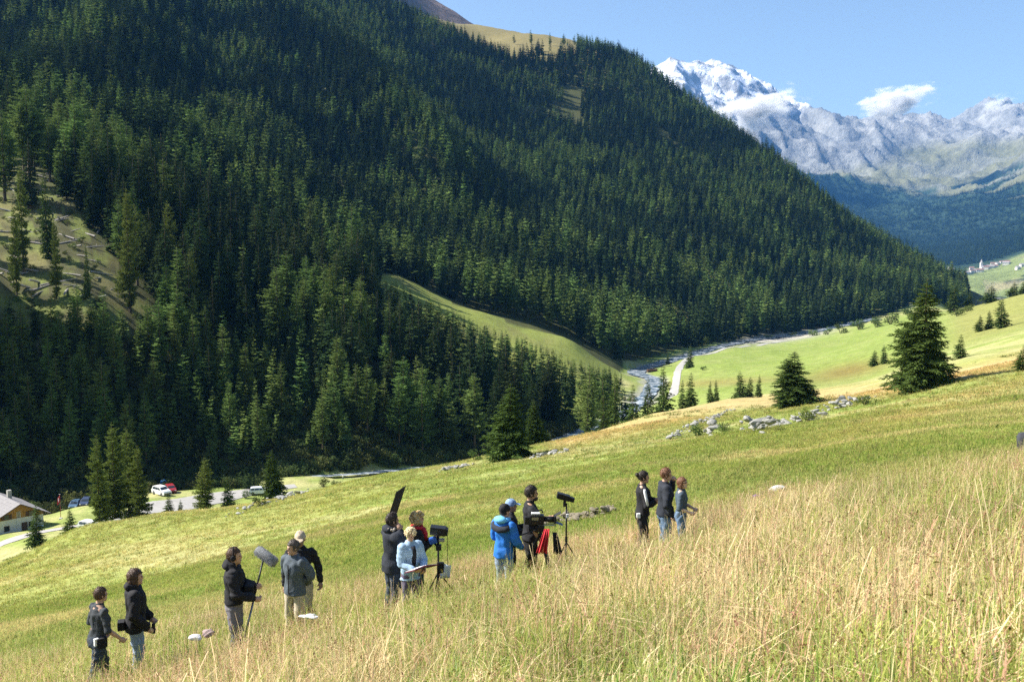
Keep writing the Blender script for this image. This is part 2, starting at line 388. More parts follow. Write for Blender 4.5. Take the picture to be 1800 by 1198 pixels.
def ground_material(name, bump_d=0.06):
    m, n, l, b, o = new_mat(name)
    va = n.new('ShaderNodeVertexColor'); va.layer_name = 'gcol'; tc = n.new('ShaderNodeTexCoord')
    prev = va.outputs['Color']
    for sc, lo, hi in ((0.35, 0.78, 1.22), (2.2, 0.7, 1.3), (9.0, 0.7, 1.3)):
        nz = n.new('ShaderNodeTexNoise'); nz.inputs['Scale'].default_value = sc; nz.inputs['Detail'].default_value = 5; nz.inputs['Roughness'].default_value = 0.65
        l.new(tc.outputs['Object'], nz.inputs['Vector'])
        mr = n.new('ShaderNodeMapRange'); mr.inputs[1].default_value = 0.3; mr.inputs[2].default_value = 0.7; mr.inputs[3].default_value = lo; mr.inputs[4].default_value = hi
        l.new(nz.outputs['Fac'], mr.inputs[0])
        mu = n.new('ShaderNodeVectorMath'); mu.operation = 'SCALE'; l.new(prev, mu.inputs[0]); l.new(mr.outputs[0], mu.inputs['Scale']); prev = mu.outputs[0]
    l.new(prev, b.inputs['Base Color']); b.inputs['Roughness'].default_value = 0.95; b.inputs['Specular IOR Level'].default_value = 0.1
    nb = n.new('ShaderNodeTexNoise'); nb.inputs['Scale'].default_value = 3.5; nb.inputs['Detail'].default_value = 6; nb.inputs['Roughness'].default_value = 0.7
    l.new(tc.outputs['Object'], nb.inputs['Vector'])
    bp = n.new('ShaderNodeBump'); bp.inputs['Strength'].default_value = 0.6; bp.inputs['Distance'].default_value = bump_d * 3
    l.new(nb.outputs['Fac'], bp.inputs['Height']); l.new(bp.outputs[0], b.inputs['Normal'])
    return m
M_ground = ground_material('meadow_ground')
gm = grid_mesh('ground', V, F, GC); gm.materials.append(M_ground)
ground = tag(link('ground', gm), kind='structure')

# ------------------------------------------------------------------ the far range
MT = {
 300: [(-330,3000),(-280,3300),(200,5000),(300,9000),(400,13000)],
 500: [(-200,3000),(-150,3300),(200,5000),(260,9000),(380,13000)],
 640: [(-80,3000),(-60,3300),(200,5000),(230,9000),(380,13000)],
 720: [(20,2850),(-22,3250),(220,4600),(210,9000),(380,13000)],
 780: [(60,2850),(14,3250),(240,4600),(205,9000),(380,13000)],
 840: [(100,2850),(52,3250),(260,4600),(205,9000),(380,13000)],
 920: [(180,2850),(120,3250),(280,4600),(200,9000),(380,13000)],
 1050: [(400,2800),(380,4000),(280,6500),(180,9000),(380,13000)],
 1160: [(460,2800),(430,4000),(300,6800),(220,7900),(142,9000),(230,10500),(380,13000)],
 1235: [(480,2800),(440,4000),(300,7000),(210,8100),(160,8700),(108,9200),(220,10500),(380,13000)],
 1330: [(500,2800),(450,4000),(360,6100),(300,7000),(225,8000),(165,8700),(124,9200),(220,10500),(380,13000)],
 1400: [(510,2800),(455,4000),(370,5900),(300,7000),(235,8000),(180,9000),(260,10500),(380,13000)],
 1470: [(520,2800),(460,4000),(400,5200),(315,6700),(245,8000),(182,9000),(260,10500),(380,13000)],
 1560: [(525,2800),(470,3900),(400,5200),(325,6500),(262,7800),(192,9000),(250,10500),(380,13000)],
 1640: [(530,2700),(495,3200),(467,3800),(400,5100),(335,6300),(275,7700),(202,9400),(260,11000),(380,13000)],
 1700: [(530,2600),(502,2900),(484,3250),(469,3650),(400,4900),(310,6300),(262,8200),(224,9800),(270,11500),(380,13000)],
 1750: [(525,2500),(500,2850),(478,3300),(462,3650),(400,4800),(305,6200),(270,8200),(206,10200),(270,11500),(380,13000)],
 1800: [(530,2500),(490,2850),(463,3250),(450,3500),(400,4500),(300,5900),(272,8200),(214,10200),(270,11500),(380,13000)],
 1950: [(500,2500),(440,3000),(420,3400),(330,4500),(250,5900),(240,8200),(215,10200),(270,11500),(380,13000)],
}
SM = Surf(MT, plane=False, c=0.02)
mu_ = np.linspace(-0.25, 0.62, 430); ml_ = np.linspace(math.log(2500), math.log(12800), 330)
ML, MU = np.meshgrid(ml_, mu_, indexing='ij')
my = np.exp(ML).ravel(); mu1 = MU.ravel(); mx = mu1 * my
vz = SM.v(mu1, np.log(my)) * my
mpx, mpy = project(mx, my, vz)
upper = sstep(5200, 7000, my)                          # rock begins
low = 1 - upper
rg = ridged(mx / 1500 + 0.35 * fbm(mx / 600, my / 600, 3, 7), my / 2600, 6, 51)
rg2 = ridged(mx / 420, my / 700, 5, 61)
rg3 = ridged((mx + 0.4 * my) / 130, (my - 0.3 * mx) / 260, 4, 63)
vz = vz + upper * ((rg - 0.45) * 430 + (rg2 - 0.4) * 120 + (rg3 - .4) * 62) + low * sstep(3700, 4600, my) * ((rg - 0.45) * 210 + (rg2 - 0.4) * 60) + (1 - sstep(3600, 4200, my)) * (fbm(mx / 160, my / 160, 4, 71) - .5) * 26
def mount_z(x, y):
    i = np.argmin((mx - x) ** 2 + (my - y) ** 2); return float(vz[i])
MV = np.c_[mx, my, vz]
nr, nc = MU.shape; mi = np.arange(nr * nc).reshape(nr, nc)
MF = np.stack([mi[:-1, :-1].ravel(), mi[:-1, 1:].ravel(), mi[1:, 1:].ravel(), mi[1:, :-1].ravel()], 1)
# slope and colours
Z = vz.reshape(nr, nc); X = mx.reshape(nr, nc); Y = my.reshape(nr, nc)
dzx = np.gradient(Z, axis=1) / np.gradient(X, axis=1); dzy = np.gradient(Z, axis=0) / np.gradient(Y, axis=0)
steep = np.hypot(dzx, dzy).ravel()
n1 = fbm(mx / 260, my / 260, 5, 81); n2 = fbm(mx / 900, my / 900, 4, 83)
rock = np.array([0.215, 0.22, 0.212]); C = np.tile(rock, (len(mx), 1)) * (0.75 + 0.5 * fbm(mx / 90, my / 220, 4, 85))[:, None]
zn = vz + 260 * (n2 - 0.5) + 120 * (n1 - .5)
# scree, alpine meadow, forest by height
C = mixc(C, (0.33, 0.325, 0.30), sstep(0.50, 0.62, n1) * 0.6)
tl = np.interp(mpx, [1150, 1400, 1480, 1560, 1640, 1750, 1850], [330, 600, 560, 430, 380, 400, 420])   # forest line (m above eye)
mead = np.interp(mpx, [1150, 1400, 1480, 1560, 1640, 1750, 1850], [330, 600, 600, 740, 800, 820, 820])
w = 1 - sstep(-60, 90, zn - mead); C = mixc(C, (0.155, 0.155, 0.085), w * sstep(1400, 1500, mpx) * (.55 + .45 * sstep(.4, .6, n1)))
w = 1 - sstep(-25, 25, vz + 420 * (n2 - .5) + 260 * (n1 - .5) - tl); C = mixc(C, (0.030, 0.055, 0.030), w * 0.97)
MFOREST = w * sstep(3720, 3800, my + 60 * (n1 - .5))
# village meadow
w = (1 - sstep(3550, 3720, my)) * (mpx > 1560) * sstep(0.40, 0.5, fbm(mx / 120, my / 120, 3, 91) + 0.12 * sstep(1690, 1720, mpx)); C = mixc(C, (0.20, 0.24, 0.085), w * 0.95)
w2 = (1 - sstep(3550, 3720, my)) * (mpx > 1730) * sstep(0.5, 0.6, n1); C = mixc(C, (0.33, 0.28, 0.17), w2 * 0.7)
# the brown summit behind the wood
w = (mpx < 1000) * (my < 4300); C = mixc(C, (0.20, 0.135, 0.10), w * (0.75 + 0.25 * n1)); C = mixc(C, (0.11, 0.085, 0.075), w * sstep(.5, .62, fbm((mx + my * .5) / 150, my / 700, 4, 93)) * .8)
# snow
strata = fbm((mx * 0.3 + my * 0.1) / 400, (vz + 0.25 * mx) / 38, 3, 95)
sl = np.interp(mpx, [1150, 1250, 1350, 1420, 1480, 1600, 1650, 1700, 1850], [900, 920, 1010, 1170, 1440, 1440, 1330, 1470, 1440])
ws = sstep(-60, 160, vz - sl + 300 * (n1 - .5)) * (1 - 0.95 * sstep(0.47, 0.60, strata)) * (1 - 0.85 * sstep(0.75, 1.25, steep))
C = mixc(C, (0.86, 0.88, 0.92), np.clip(ws, 0, 0.98) * (my > 7000))
mm_ = grid_mesh('mountain', MV, MF, np.clip(C, 0.01, .95))
def mountain_material():
    m, n, l, b, o = new_mat('mountain_rock')
    va = n.new('ShaderNodeVertexColor'); va.layer_name = 'gcol'; tc = n.new('ShaderNodeTexCoord')
    prev = va.outputs['Color']
    for sc, lo, hi in ((0.012, 0.8, 1.2), (0.05, 0.8, 1.2)):
        nz = n.new('ShaderNodeTexNoise'); nz.inputs['Scale'].default_value = sc; nz.inputs['Detail'].default_value = 5; nz.inputs['Roughness'].default_value = 0.65
        l.new(tc.outputs['Object'], nz.inputs['Vector'])
        mr = n.new('ShaderNodeMapRange'); mr.inputs[1].default_value = 0.3; mr.inputs[2].default_value = 0.7; mr.inputs[3].default_value = lo; mr.inputs[4].default_value = hi
        l.new(nz.outputs['Fac'], mr.inputs[0])
        mu = n.new('ShaderNodeVectorMath'); mu.operation = 'SCALE'; l.new(prev, mu.inputs[0]); l.new(mr.outputs[0], mu.inputs['Scale']); prev = mu.outputs[0]
    l.new(prev, b.inputs['Base Color']); b.inputs['Roughness'].default_value = 1.0; b.inputs['Specular IOR Level'].default_value = 0.05
    nb = n.new('ShaderNodeTexNoise'); nb.inputs['Scale'].default_value = 0.02; nb.inputs['Detail'].default_value = 7; nb.inputs['Roughness'].default_value = 0.7
    l.new(tc.outputs['Object'], nb.inputs['Vector'])
    bp = n.new('ShaderNodeBump'); bp.inputs['Strength'].default_value = 0.9; bp.inputs['Distance'].default_value = 30
    l.new(nb.outputs['Fac'], bp.inputs['Height']); l.new(bp.outputs[0], b.inputs['Normal']); return m
mm_.materials.append(mountain_material())
mountain = tag(link('mountain', mm_), kind='structure')
# ------------------------------------------------------------------ stream, path, lane and yard
def ribbon(name, L, half, mat, dz=0.08, across=5, zfun=None, wob=0.0):
    L = np.asarray(L, float); seg = np.r_[0, np.cumsum(np.hypot(*np.diff(L, axis=0).T))]
    n = max(8, int(seg[-1] / 1.6)); t = np.linspace(0, seg[-1], n)
    X = np.interp(t, seg, L[:, 0]); Y = np.interp(t, seg, L[:, 1]); hw = np.interp(t, seg, half) if hasattr(half, '__len__') else np.full(n, half)
    tx, ty = np.gradient(X), np.gradient(Y); q = np.hypot(tx, ty); nx_, ny_ = -ty / q, tx / q
    hl = hw * (1 + wob * (vnoise(t / 6, t * 0 + 3) - .5) * 2); hr = hw * (1 + wob * (vnoise(t / 6, t * 0 + 9) - .5) * 2)
    V = []; 
    for k in range(across):
        f = k / (across - 1) * 2 - 1; off = np.where(f < 0, f * hl, f * hr)
        x = X + nx_ * off; y = Y + ny_ * off
        z = zfun(np.interp(t, seg, np.arange(len(L))), x, y) if zfun else mesh_h(x, y) + dz - (0.05 if abs(f) == 1 else 0)
        V.append(np.c_[x, y, z])
    V = np.stack(V, 1).reshape(-1, 3); I = np.arange(n * across).reshape(n, across)
    F = np.stack([I[:-1, :-1].ravel(), I[:-1, 1:].ravel(), I[1:, 1:].ravel(), I[1:, :-1].ravel()], 1)[:, ::-1]
    m = grid_mesh(name, V, F); m.materials.append(mat)
    if m.polygons[len(m.polygons) // 2].normal.z < 0: m.flip_normals()
    return tag(link(name, m), kind='structure')
def water_material():
    m, n, l, b, o = new_mat('stream_water')
    tc = n.new('ShaderNodeTexCoord'); nz = n.new('ShaderNodeTexNoise'); nz.inputs['Scale'].default_value = 0.35; nz.inputs['Detail'].default_value = 6; nz.inputs['Roughness'].default_value = 0.7
    l.new(tc.outputs['Object'], nz.inputs['Vector'])
    cr = n.new('ShaderNodeValToRGB'); e = cr.color_ramp.elements; e[0].position = 0.44; e[0].color = (0.05, 0.09, 0.13, 1); e[1].position = 0.70; e[1].color = (0.78, 0.82, 0.86, 1)
    l.new(nz.outputs['Fac'], cr.inputs[0]); l.new(cr.outputs[0], b.inputs['Base Color'])
    b.inputs['Roughness'].default_value = 0.18; b.inputs['IOR'].default_value = 1.33
    bp = n.new('ShaderNodeBump'); bp.inputs['Strength'].default_value = 0.8; bp.inputs['Distance'].default_value = 0.25
    l.new(nz.outputs['Fac'], bp.inputs['Height']); l.new(bp.outputs[0], b.inputs['Normal']); return m
M_water = water_material()
M_gravel = plain('gravel', (0.30, 0.29, 0.275), 0.95, var=0.3, scale=0.9, bump=0.5, bscale=5)
_k = len(RIV); hw = np.interp(np.arange(_k), [0, _k * .35, _k * .6, _k * .75, _k - 1], [1.2, 1.3, 3.0, 3.8, 4.6])
ribbon('river', RIV, hw, M_water, zfun=lambda s, x, y: river_z(s) - 0.30 + 0.12 * (vnoise(x / 1.5, y / 1.5) - .5), across=7, wob=0.25)
ribbon('path', PTH, 1.75, M_gravel, dz=0.16, wob=0.12)
ribbon('gravel_yard', LOT, [3.5, 5.5, 5, 3, 1.8], M_gravel, dz=0.14, across=9, wob=0.15)
ribbon('lane', LANE, 1.9, plain('lane_gravel', (0.33, 0.31, 0.30), 0.95, var=.3, scale=1.5, bump=.4), dz=0.13, wob=0.2)

_ys = np.exp(np.linspace(math.log(6), math.log(1750), 1400))
def on_ground(px, py):
    """the first point of the ground seen at a point of the photograph"""
    xs = (px - 900) / FPX * _ys * (math.cos(PITCH) + 0.03); zs = mesh_h(xs, _ys)
    for _ in range(2):
        xs = (px - 900) / FPX * (_ys * math.cos(PITCH) - zs * math.sin(PITCH)); zs = mesh_h(xs, _ys)
    q = project(xs, _ys, zs)[1]; k = int(np.argmax(q <= py))
    return Vector((xs[k], _ys[k], zs[k]))
# ------------------------------------------------------------------ trees
M_spruce = leafy('spruce_needles', (0.038, 0.060, 0.021), hue=0.022, val=0.38, trans=0.18, noise=0.35)
M_larch = leafy('larch_needles', (0.115, 0.170, 0.046), hue=0.02, val=0.25, trans=0.28, noise=0.35)
M_herospruce = leafy('meadow_spruce_needles', (0.062, 0.096, 0.024), hue=0.008, val=0.12, trans=0.2, noise=0.9)
M_bark = plain('bark', (0.10, 0.075, 0.055), 0.95, var=0.35, scale=3, bump=0.5)
M_leaf = leafy('shrub_leaves', (0.105, 0.145, 0.04), hue=0.03, val=0.3, trans=0.3, noise=0.8)
M_dead = plain('dead_wood', (0.30, 0.275, 0.25), 0.9, var=0.3, scale=4, bump=0.4)

def conifer(name, seed, h=22.0, rad=3.0, nw=24, nb=7, detail=0, kind='spruce', base=0.06, mat=None, full=1.0):
    """crown of a conifer: whorls of drooping branches carrying sprays"""
    g = np.random.default_rng(seed); V = []; F = []
    def tri(*p):
        n = len(V); V.extend(p); F.append(tuple(range(n, n + len(p))))
    larch = kind == 'larch'
    for w in range(nw):
        t = (w + g.uniform(0, .9)) / nw; z = h * (base + (0.985 - base) * t)
        prof = (1 - t) ** (0.68 if not larch else 0.5) * min(1, 0.55 + t * 4 if not larch else 0.35 + t * 3) + 0.03
        n = max(3, int(round(nb * (0.55 + 0.6 * (1 - t)))))
        a0 = g.uniform(0, 6.28)
        for b in range(n):
            if larch and g.random() < 0.15: continue
            az = a0 + 6.283 * b / n + g.uniform(-.35, .35); L = rad * prof * g.uniform(.55, 1.25) * full * (1 + .2 * math.sin(az * 1.0 + seed + t * 5))
            s0 = (0.45 * t - 0.16 if not larch else 0.35 * t + 0.0) + g.uniform(-.12, .12)
            dx, dy = math.cos(az), math.sin(az); sx, sy = -dy, dx
            zz = z + g.uniform(-.5, .5) * h / nw
            def P(s):   # droop then lift at the tip
                return np.array([dx * L * s, dy * L * s, zz + L * (s0 * s - 0.34 * s * s + (0.20 if not larch else 0.30) * s ** 3)])
            side = np.array([sx, sy, 0.]); out = np.array([dx, dy, 0.])
            if detail == 0:
                roll = g.uniform(-.45, .45); W = L * 0.26 + 0.12
                sd = side * math.cos(roll) + np.array([0, 0, math.sin(roll)])
                p = [P(s) for s in (0.08, 0.42, 0.74, 1.0)]
                wd = (0.35, 1.0, 0.72, 0.0)
                l_ = [p[i] - sd * W * wd[i] * g.uniform(.7, 1.3) - np.array([0, 0, .18 * W * wd[i]]) for i in range(4)]
                r_ = [p[i] + sd * W * wd[i] * g.uniform(.7, 1.3) - np.array([0, 0, .18 * W * wd[i]]) for i in range(4)]
                for i in range(3):
                    tri(p[i], p[i + 1], l_[i + 1], l_[i]) if i < 2 else tri(p[i], p[i + 1], l_[i])
                    tri(p[i], r_[i], r_[i + 1], p[i + 1]) if i < 2 else tri(p[i], r_[i], p[i + 1])
                c = (0.55 if not larch else 0.35) * L + 0.15       # hanging sprays
                for i in range(2):
                    q0, q1 = P(.2 + .36 * i), P(.55 + .36 * i)
                    tri(q0, q1, (q0 + q1) / 2 + side * g.uniform(-.2, .2) * L - np.array([0, 0, c * g.uniform(.35, .75)]))
            else:
                nt_ = int((9 if detail == 1 else 17) * (0.45 + 0.55 * min(1, L / rad)) + 3)
                # thin bough
                q0, q1, q2 = P(0.0), P(.5), P(.97); tk = 0.016 * L + .01
                up = np.array([0, 0, tk])
                tri(q0 - up, q1 - up * .6, q2, q1 + up * .6, q0 + up)
                for k in range(nt_):
                    s = 0.14 + 0.86 * (k + g.uniform(0, 1)) / nt_; sg = 1 if k % 2 else -1
                    o = P(min(s, 1.0)); ll = (0.16 + 0.30 * (1 - s)) * L * g.uniform(.7, 1.25) + 0.10
                    d = out * g.uniform(.35, .95) + side * sg * g.uniform(.5, 1.0) * (1 - .55 * s) + np.array([0, 0, g.uniform(-.55, .12) if not larch else g.uniform(-.2, .35)])
                    d /= np.linalg.norm(d); e = np.cross(d, np.array([0, 0, 1.])) ; e /= np.linalg.norm(e) + 1e-6
                    e = e * math.cos(.6) + np.array([0, 0, 1.]) * g.uniform(-.7, .7); wd_ = ll * g.uniform(.16, .26) + .02
                    tip = o + d * ll; md = o + d * ll * .45
                    if detail == 1:
                        tri(o, md - e * wd_, tip, md + e * wd_)
                        if k % 2: tri(o + d * ll * .2, o + d * ll * .35 - np.array([0, 0, ll * .55]) + e * .1 * ll, o + d * ll * .75)
                    else:
                        for m_ in range(4):   # feathered spray
                            f0 = .1 + .22 * m_; sg2 = 1 if m_ % 2 else -1
                            b0 = o + d * ll * f0; l2 = ll * (.62 - .1 * m_)
                            d2 = d * .8 + e * sg2 * .6 + np.array([0, 0, g.uniform(-.45, .1)]); d2 /= np.linalg.norm(d2)
                            w2 = np.cross(d2, e + g.normal(0, .3, 3)); w2 /= np.linalg.norm(w2) + 1e-6
                            tri(b0, b0 + d2 * l2 * .5 - w2 * l2 * .14, b0 + d2 * l2, b0 + d2 * l2 * .5 + w2 * l2 * .14)
                        tri(o, md - e * wd_ * .6, tip, md + e * wd_ * .6)
    # leader
    top = np.array([0, 0, h]); 
    for k in range(3):
        q = 2.1 * k; tri(top, np.array([math.cos(q) * .12, math.sin(q) * .12, h * .965]), np.array([math.cos(q + 2) * .12, math.sin(q + 2) * .12, h * .96]))
    return mesh_from(name, V, F, [mat])
def trunk_mesh(name, h=22.0, r=0.26, stub=0, seed=0):
    g = random.Random(seed); b = MB()
    pts = [(0, 0, -0.8)] + [(g.uniform(-.02, .02) * h * .1, g.uniform(-.02, .02) * h * .1, h * k / 6) for k in range(0, 7)]
    b.tube(pts, [r * 1.35, r * 1.25] + [r * (1 - k / 6.2) + .015 for k in range(1, 7)], n=7)
    for k in range(stub):
        z = h * g.uniform(.08, .4); a = g.uniform(0, 6.28); L = g.uniform(.5, 1.6)
        b.tube([(0, 0, z), (math.cos(a) * L, math.sin(a) * L, z - .2 * L)], [.04, .012], n=4)
    return b.mesh(name, M_bark, True)

SP_FAR = [conifer('spruce_far', 100 + i, 22, 3.1 + .45 * (i % 3), 22, 7, 0, 'spruce', .05, M_spruce) for i in range(4)]
LA_FAR = [conifer('larch_far', 140 + i, 22, 3.2 + .4 * (i % 2), 20, 7, 0, 'larch', .14, M_larch) for i in range(3)]
SP_MID = [conifer('spruce_crown', 200 + i, 22, 3.2 + .45 * (i % 3), 36, 10, 1, 'spruce', (.05, .10, .16, .05)[i], M_spruce) for i in range(4)]
LA_MID = [conifer('larch_crown', 240 + i, 22, 3.2 + .4 * (i % 2), 32, 9, 1, 'larch', (.16, .26, .12)[i], M_larch) for i in range(3)]
TR_MID = [trunk_mesh('tree_trunk', 22, .27, 8, i) for i in range(3)]

# -- where the wood stands
sp = 6.6
gx0, gy0 = np.meshgrid(np.arange(-1000, 900, sp), np.arange(205, 1900, sp)); gx0 = gx0.ravel() + rng.uniform(-.46, .46, gx0.size) * sp; gy0 = gy0.ravel() + rng.uniform(-.46, .46, gy0.size) * sp
m = np.abs(gx0 / gy0) < 0.60; gx0 = gx0[m]; gy0 = gy0[m]
gz0 = mesh_h(gx0, gy0); tpx, tpy = project(gx0, gy0, gz0)
f, ca, cb, cc = in_forest(tpx, gy0)
dr, _ = polyd(gx0, gy0, RIV)
ridge = np.interp(tpx, [-300, 600, 700, 850, 1000, 1090, 1145, 1210, 1280, 1400, 1520, 1640, 1700], [1500, 1450, 1560, 1500, 1560, 1540, 1490, 1460, 1430, 1380, 1330, 1240, 1200])
dens = fbm(gx0 / 70, gy0 / 70, 3, 111)
cline = np.interp(tpx, [662, 700, 850, 950, 1000, 1095], [486, 494, 566, 598, 622, 650])
capd = np.where((tpx > 662) & (tpx < 1097) & (gy0 < 478), (tpy - cline) * gy0 / FPX, 99.0)
spur = (tpx > 960) & (tpx < 1097) & (gy0 > 285) & (gy0 < 450)
keep = (f | spur) & ~(ca & (rng.random(len(gx0)) > .10)) & ~(cb & (capd < 5)) & ~cc & (capd > 5) & (dr > 9) & (gy0 < ridge) & (dens > 0.20) & (tpx < 1700)
keep &= ~((tpy < np.interp(tpx, [700, 760, 830, 900, 960, 1012], [12, 40, 78, 104, 112, 92])) & (tpx > 700) & (tpx < 1015) & (rng.random(len(tpx)) < .96))         # bald shoulder
steep_bank = (tpx < 560) & (gy0 < np.interp(tpx, [0, 300, 560], [240, 262, 285])); keep &= ~(steep_bank & (rng.random(len(tpx)) < .25))
keep &= (tpy > -260)
FX, FY, FZ, FP, FPY = gx0[keep], gy0[keep], gz0[keep], tpx[keep], tpy[keep]
# the steep shaded bank, thick with smaller trees
bk = [on_ground(rnd.uniform(-30, 620), rnd.uniform(590, 850)) for _ in range(330)]
bk = np.array([(q.x, q.y, q.z) for q in bk]); bp, bq = project(bk[:, 0], bk[:, 1], bk[:, 2]); b_ok = in_forest(bp, bk[:, 1])[0] & (polyd(bk[:, 0], bk[:, 1], RIV)[0] > 7); bk, bp, bq = bk[b_ok], bp[b_ok], bq[b_ok]
NB0 = len(FX); FX = np.r_[FX, bk[:, 0]]; FY = np.r_[FY, bk[:, 1]]; FZ = np.r_[FZ, bk[:, 2]]; FP = np.r_[FP, bp]; FPY = np.r_[FPY, bq]
lar = fbm(FX / 60 + 40, FY / 60, 3, 121) + rng.normal(0, .10, len(FX)) + 0.10 * sstep(600, 250, FPY - 0 * FX) * 0
isL = lar > 0.52
hgt = np.clip(rng.normal(21.5, 3.6, len(FX)), 11, 30) * (0.78 + 0.44 * fbm(FX / 45, FY / 45, 3, 131))
hgt *= np.interp(FY, [200, 450, 1000, 1500], [1.0, 1.0, 1.0, .85])
hgt[(FP < 700) & (FY < 300)] *= 0.9
hgt[:NB0][steep_bank[keep]] *= 0.72; hgt[NB0:] *= rng.uniform(.35, .75, len(FX) - NB0)
hgt[:NB0] = np.minimum(hgt[:NB0], np.maximum(capd[keep] * rng.uniform(.8, 1.05, NB0), 4.5))
wid = rng.uniform(.78, 1.35, len(FX))
order = np.argsort(-hgt / FY)
near_ids = set(order[:300].tolist()); rest = np.array([i for i in range(len(FX)) if i not in near_ids])

LANDMARKS = [(42, 430, 'the bare-trunked larch at the clearing edge'), (84, 400, 'the dark spruce in the clearing'), (229, 480, 'the tall pale larch by the clearing'), (299, 470, 'the bright green larch by the clearing'),
             (337, 540, 'the bright larch with long bare trunk'), (582, 560, 'the bright larch in mid wood'), (60, 760, 'the bank above the chalet'), (205, 730, 'the left brow tree group'), (362, 790, 'the larch at the gravel yard'),
             (480, 770, 'the pointed spruce at the stone wall'), (650, 760, 'the stream by the round bush'), (700, 490, 'the upper end of the grassy spur'), (860, 560, 'the middle of the grassy spur'), (1000, 640, 'the lower end of the grassy spur'),
             (897, 690, 'the ragged spruce on the brow'), (780, 640, 'the dark hollow under the spur'), (450, 620, 'the shaded bank'), (1150, 620, 'the stream bend'), (150, 330, 'the upper rim of the clearing'), (420, 430, 'the wood right of the clearing')]
def region_label(px, py, larch, size):
    k = 'light green larch' if larch else 'dark green spruce'
    L = min(LANDMARKS, key=lambda q: (q[0] - px) ** 2 + (q[1] - py) ** 2); dx, dy = px - L[0], py - L[1]
    if abs(dx) > abs(dy) * 1.2: w = ('far ' if abs(dx) > 70 else '') + ('right of ' if dx > 0 else 'left of ')
    else: w = ('well ' if abs(dy) > 60 else 'just ') + ('below ' if dy > 0 else 'above ')
    return size + ' ' + k + ' ' + w + L[2]
def place_tree(x, y, z, h, larch, label, group, crown=None, trunk=None, hw=1.0, name=None, cat='tree'):
    e = empty(name or ('larch_tree' if larch else 'spruce_tree'), (x, y, z - 0.1), rnd.uniform(0, 6.28)); s = h / 22.0
    e.scale = (s * hw, s * hw, s); tag(e, label, cat, group)
    link('trunk', trunk or rnd.choice(TR_MID), e); link('crown', crown or rnd.choice(LA_MID if larch else SP_MID), e); return e
for i in order[:300]:
    place_tree(FX[i], FY[i], FZ[i], hgt[i], isL[i], region_label(FP[i], FPY[i], isL[i], ('tall' if hgt[i] > 23 else 'short' if hgt[i] < 17 else 'medium') + (' slim' if wid[i] < .95 else ' broad' if wid[i] > 1.18 else '')),
               'nearest trees of the wood', hw=wid[i])

# -- instancing for what nobody could count
def instancer(name, P, rot, scl, idx, meshes, cols=None, label=None, cat=None):
    c = bpy.data.collections.new(name + '_kinds')
    for k, me in enumerate(meshes):
        o = bpy.data.objects.new('%s_%02d' % (name, k), me); c.objects.link(o)
    m = bpy.data.meshes.new(name); n = len(P)
    m.vertices.add(n); m.vertices.foreach_set('co', np.asarray(P, np.float32).ravel())
    for nm, ty, key, arr in (('rot', 'FLOAT_VECTOR', 'vector', rot), ('scl', 'FLOAT_VECTOR', 'vector', scl), ('pick', 'INT', 'value', idx)):
        a = m.attributes.new(nm, ty, 'POINT'); a.data.foreach_set(key, np.asarray(arr, np.int32 if ty == 'INT' else np.float32).ravel())
    if cols is not None:
        a = m.attributes.new('gcol', 'FLOAT_COLOR', 'POINT'); a.data.foreach_set('color', np.c_[cols, np.ones(n)].astype(np.float32).ravel())
    o = link(name, m); tag(o, label, cat, kind='stuff')
    ng = bpy.data.node_groups.new(name, 'GeometryNodeTree')
    ng.interface.new_socket('Geometry', in_out='INPUT', socket_type='NodeSocketGeometry'); ng.interface.new_socket('Geometry', in_out='OUTPUT', socket_type='NodeSocketGeometry')
    N = ng.nodes; gi = N.new('NodeGroupInput'); go = N.new('NodeGroupOutput'); ip = N.new('GeometryNodeInstanceOnPoints'); ci = N.new('GeometryNodeCollectionInfo')
    ci.inputs[0].default_value = c; ci.inputs['Separate Children'].default_value = True; ci.inputs['Reset Children'].default_value = True
    mp = N.new('GeometryNodeMeshToPoints')
    def attr(nm, ty):
        a = N.new('GeometryNodeInputNamedAttribute'); a.data_type = ty; a.inputs[0].default_value = nm
        return a.outputs[0]
    L = ng.links
    L.new(gi.outputs[0], mp.inputs[0]); L.new(mp.outputs[0], ip.inputs['Points']); L.new(ci.outputs[0], ip.inputs['Instance']); ip.inputs['Pick Instance'].default_value = True
    L.new(attr('pick', 'INT'), ip.inputs['Instance Index'])
    er = N.new('FunctionNodeEulerToRotation'); L.new(attr('rot', 'FLOAT_VECTOR'), er.inputs[0]); L.new(er.outputs[0], ip.inputs['Rotation'])
    L.new(attr('scl', 'FLOAT_VECTOR'), ip.inputs['Scale']); L.new(ip.outputs[0], go.inputs[0])
    md = o.modifiers.new('scatter', 'NODES'); md.node_group = ng
    return o
n = len(rest); s_ = hgt[rest] / 22.0
pick = np.where(isL[rest], 4 + rng.integers(0, 3, n), rng.integers(0, 4, n))
instancer('forest', np.c_[FX[rest], FY[rest], FZ[rest] - .2], np.c_[rng.normal(0, .02, n), rng.normal(0, .02, n), rng.uniform(0, 6.28, n)],
          np.c_[s_ * wid[rest], s_ * wid[rest], s_], pick, SP_FAR + LA_FAR, label='dense conifer forest covering the far slope of the valley', cat='forest')
print('forest', len(FX))
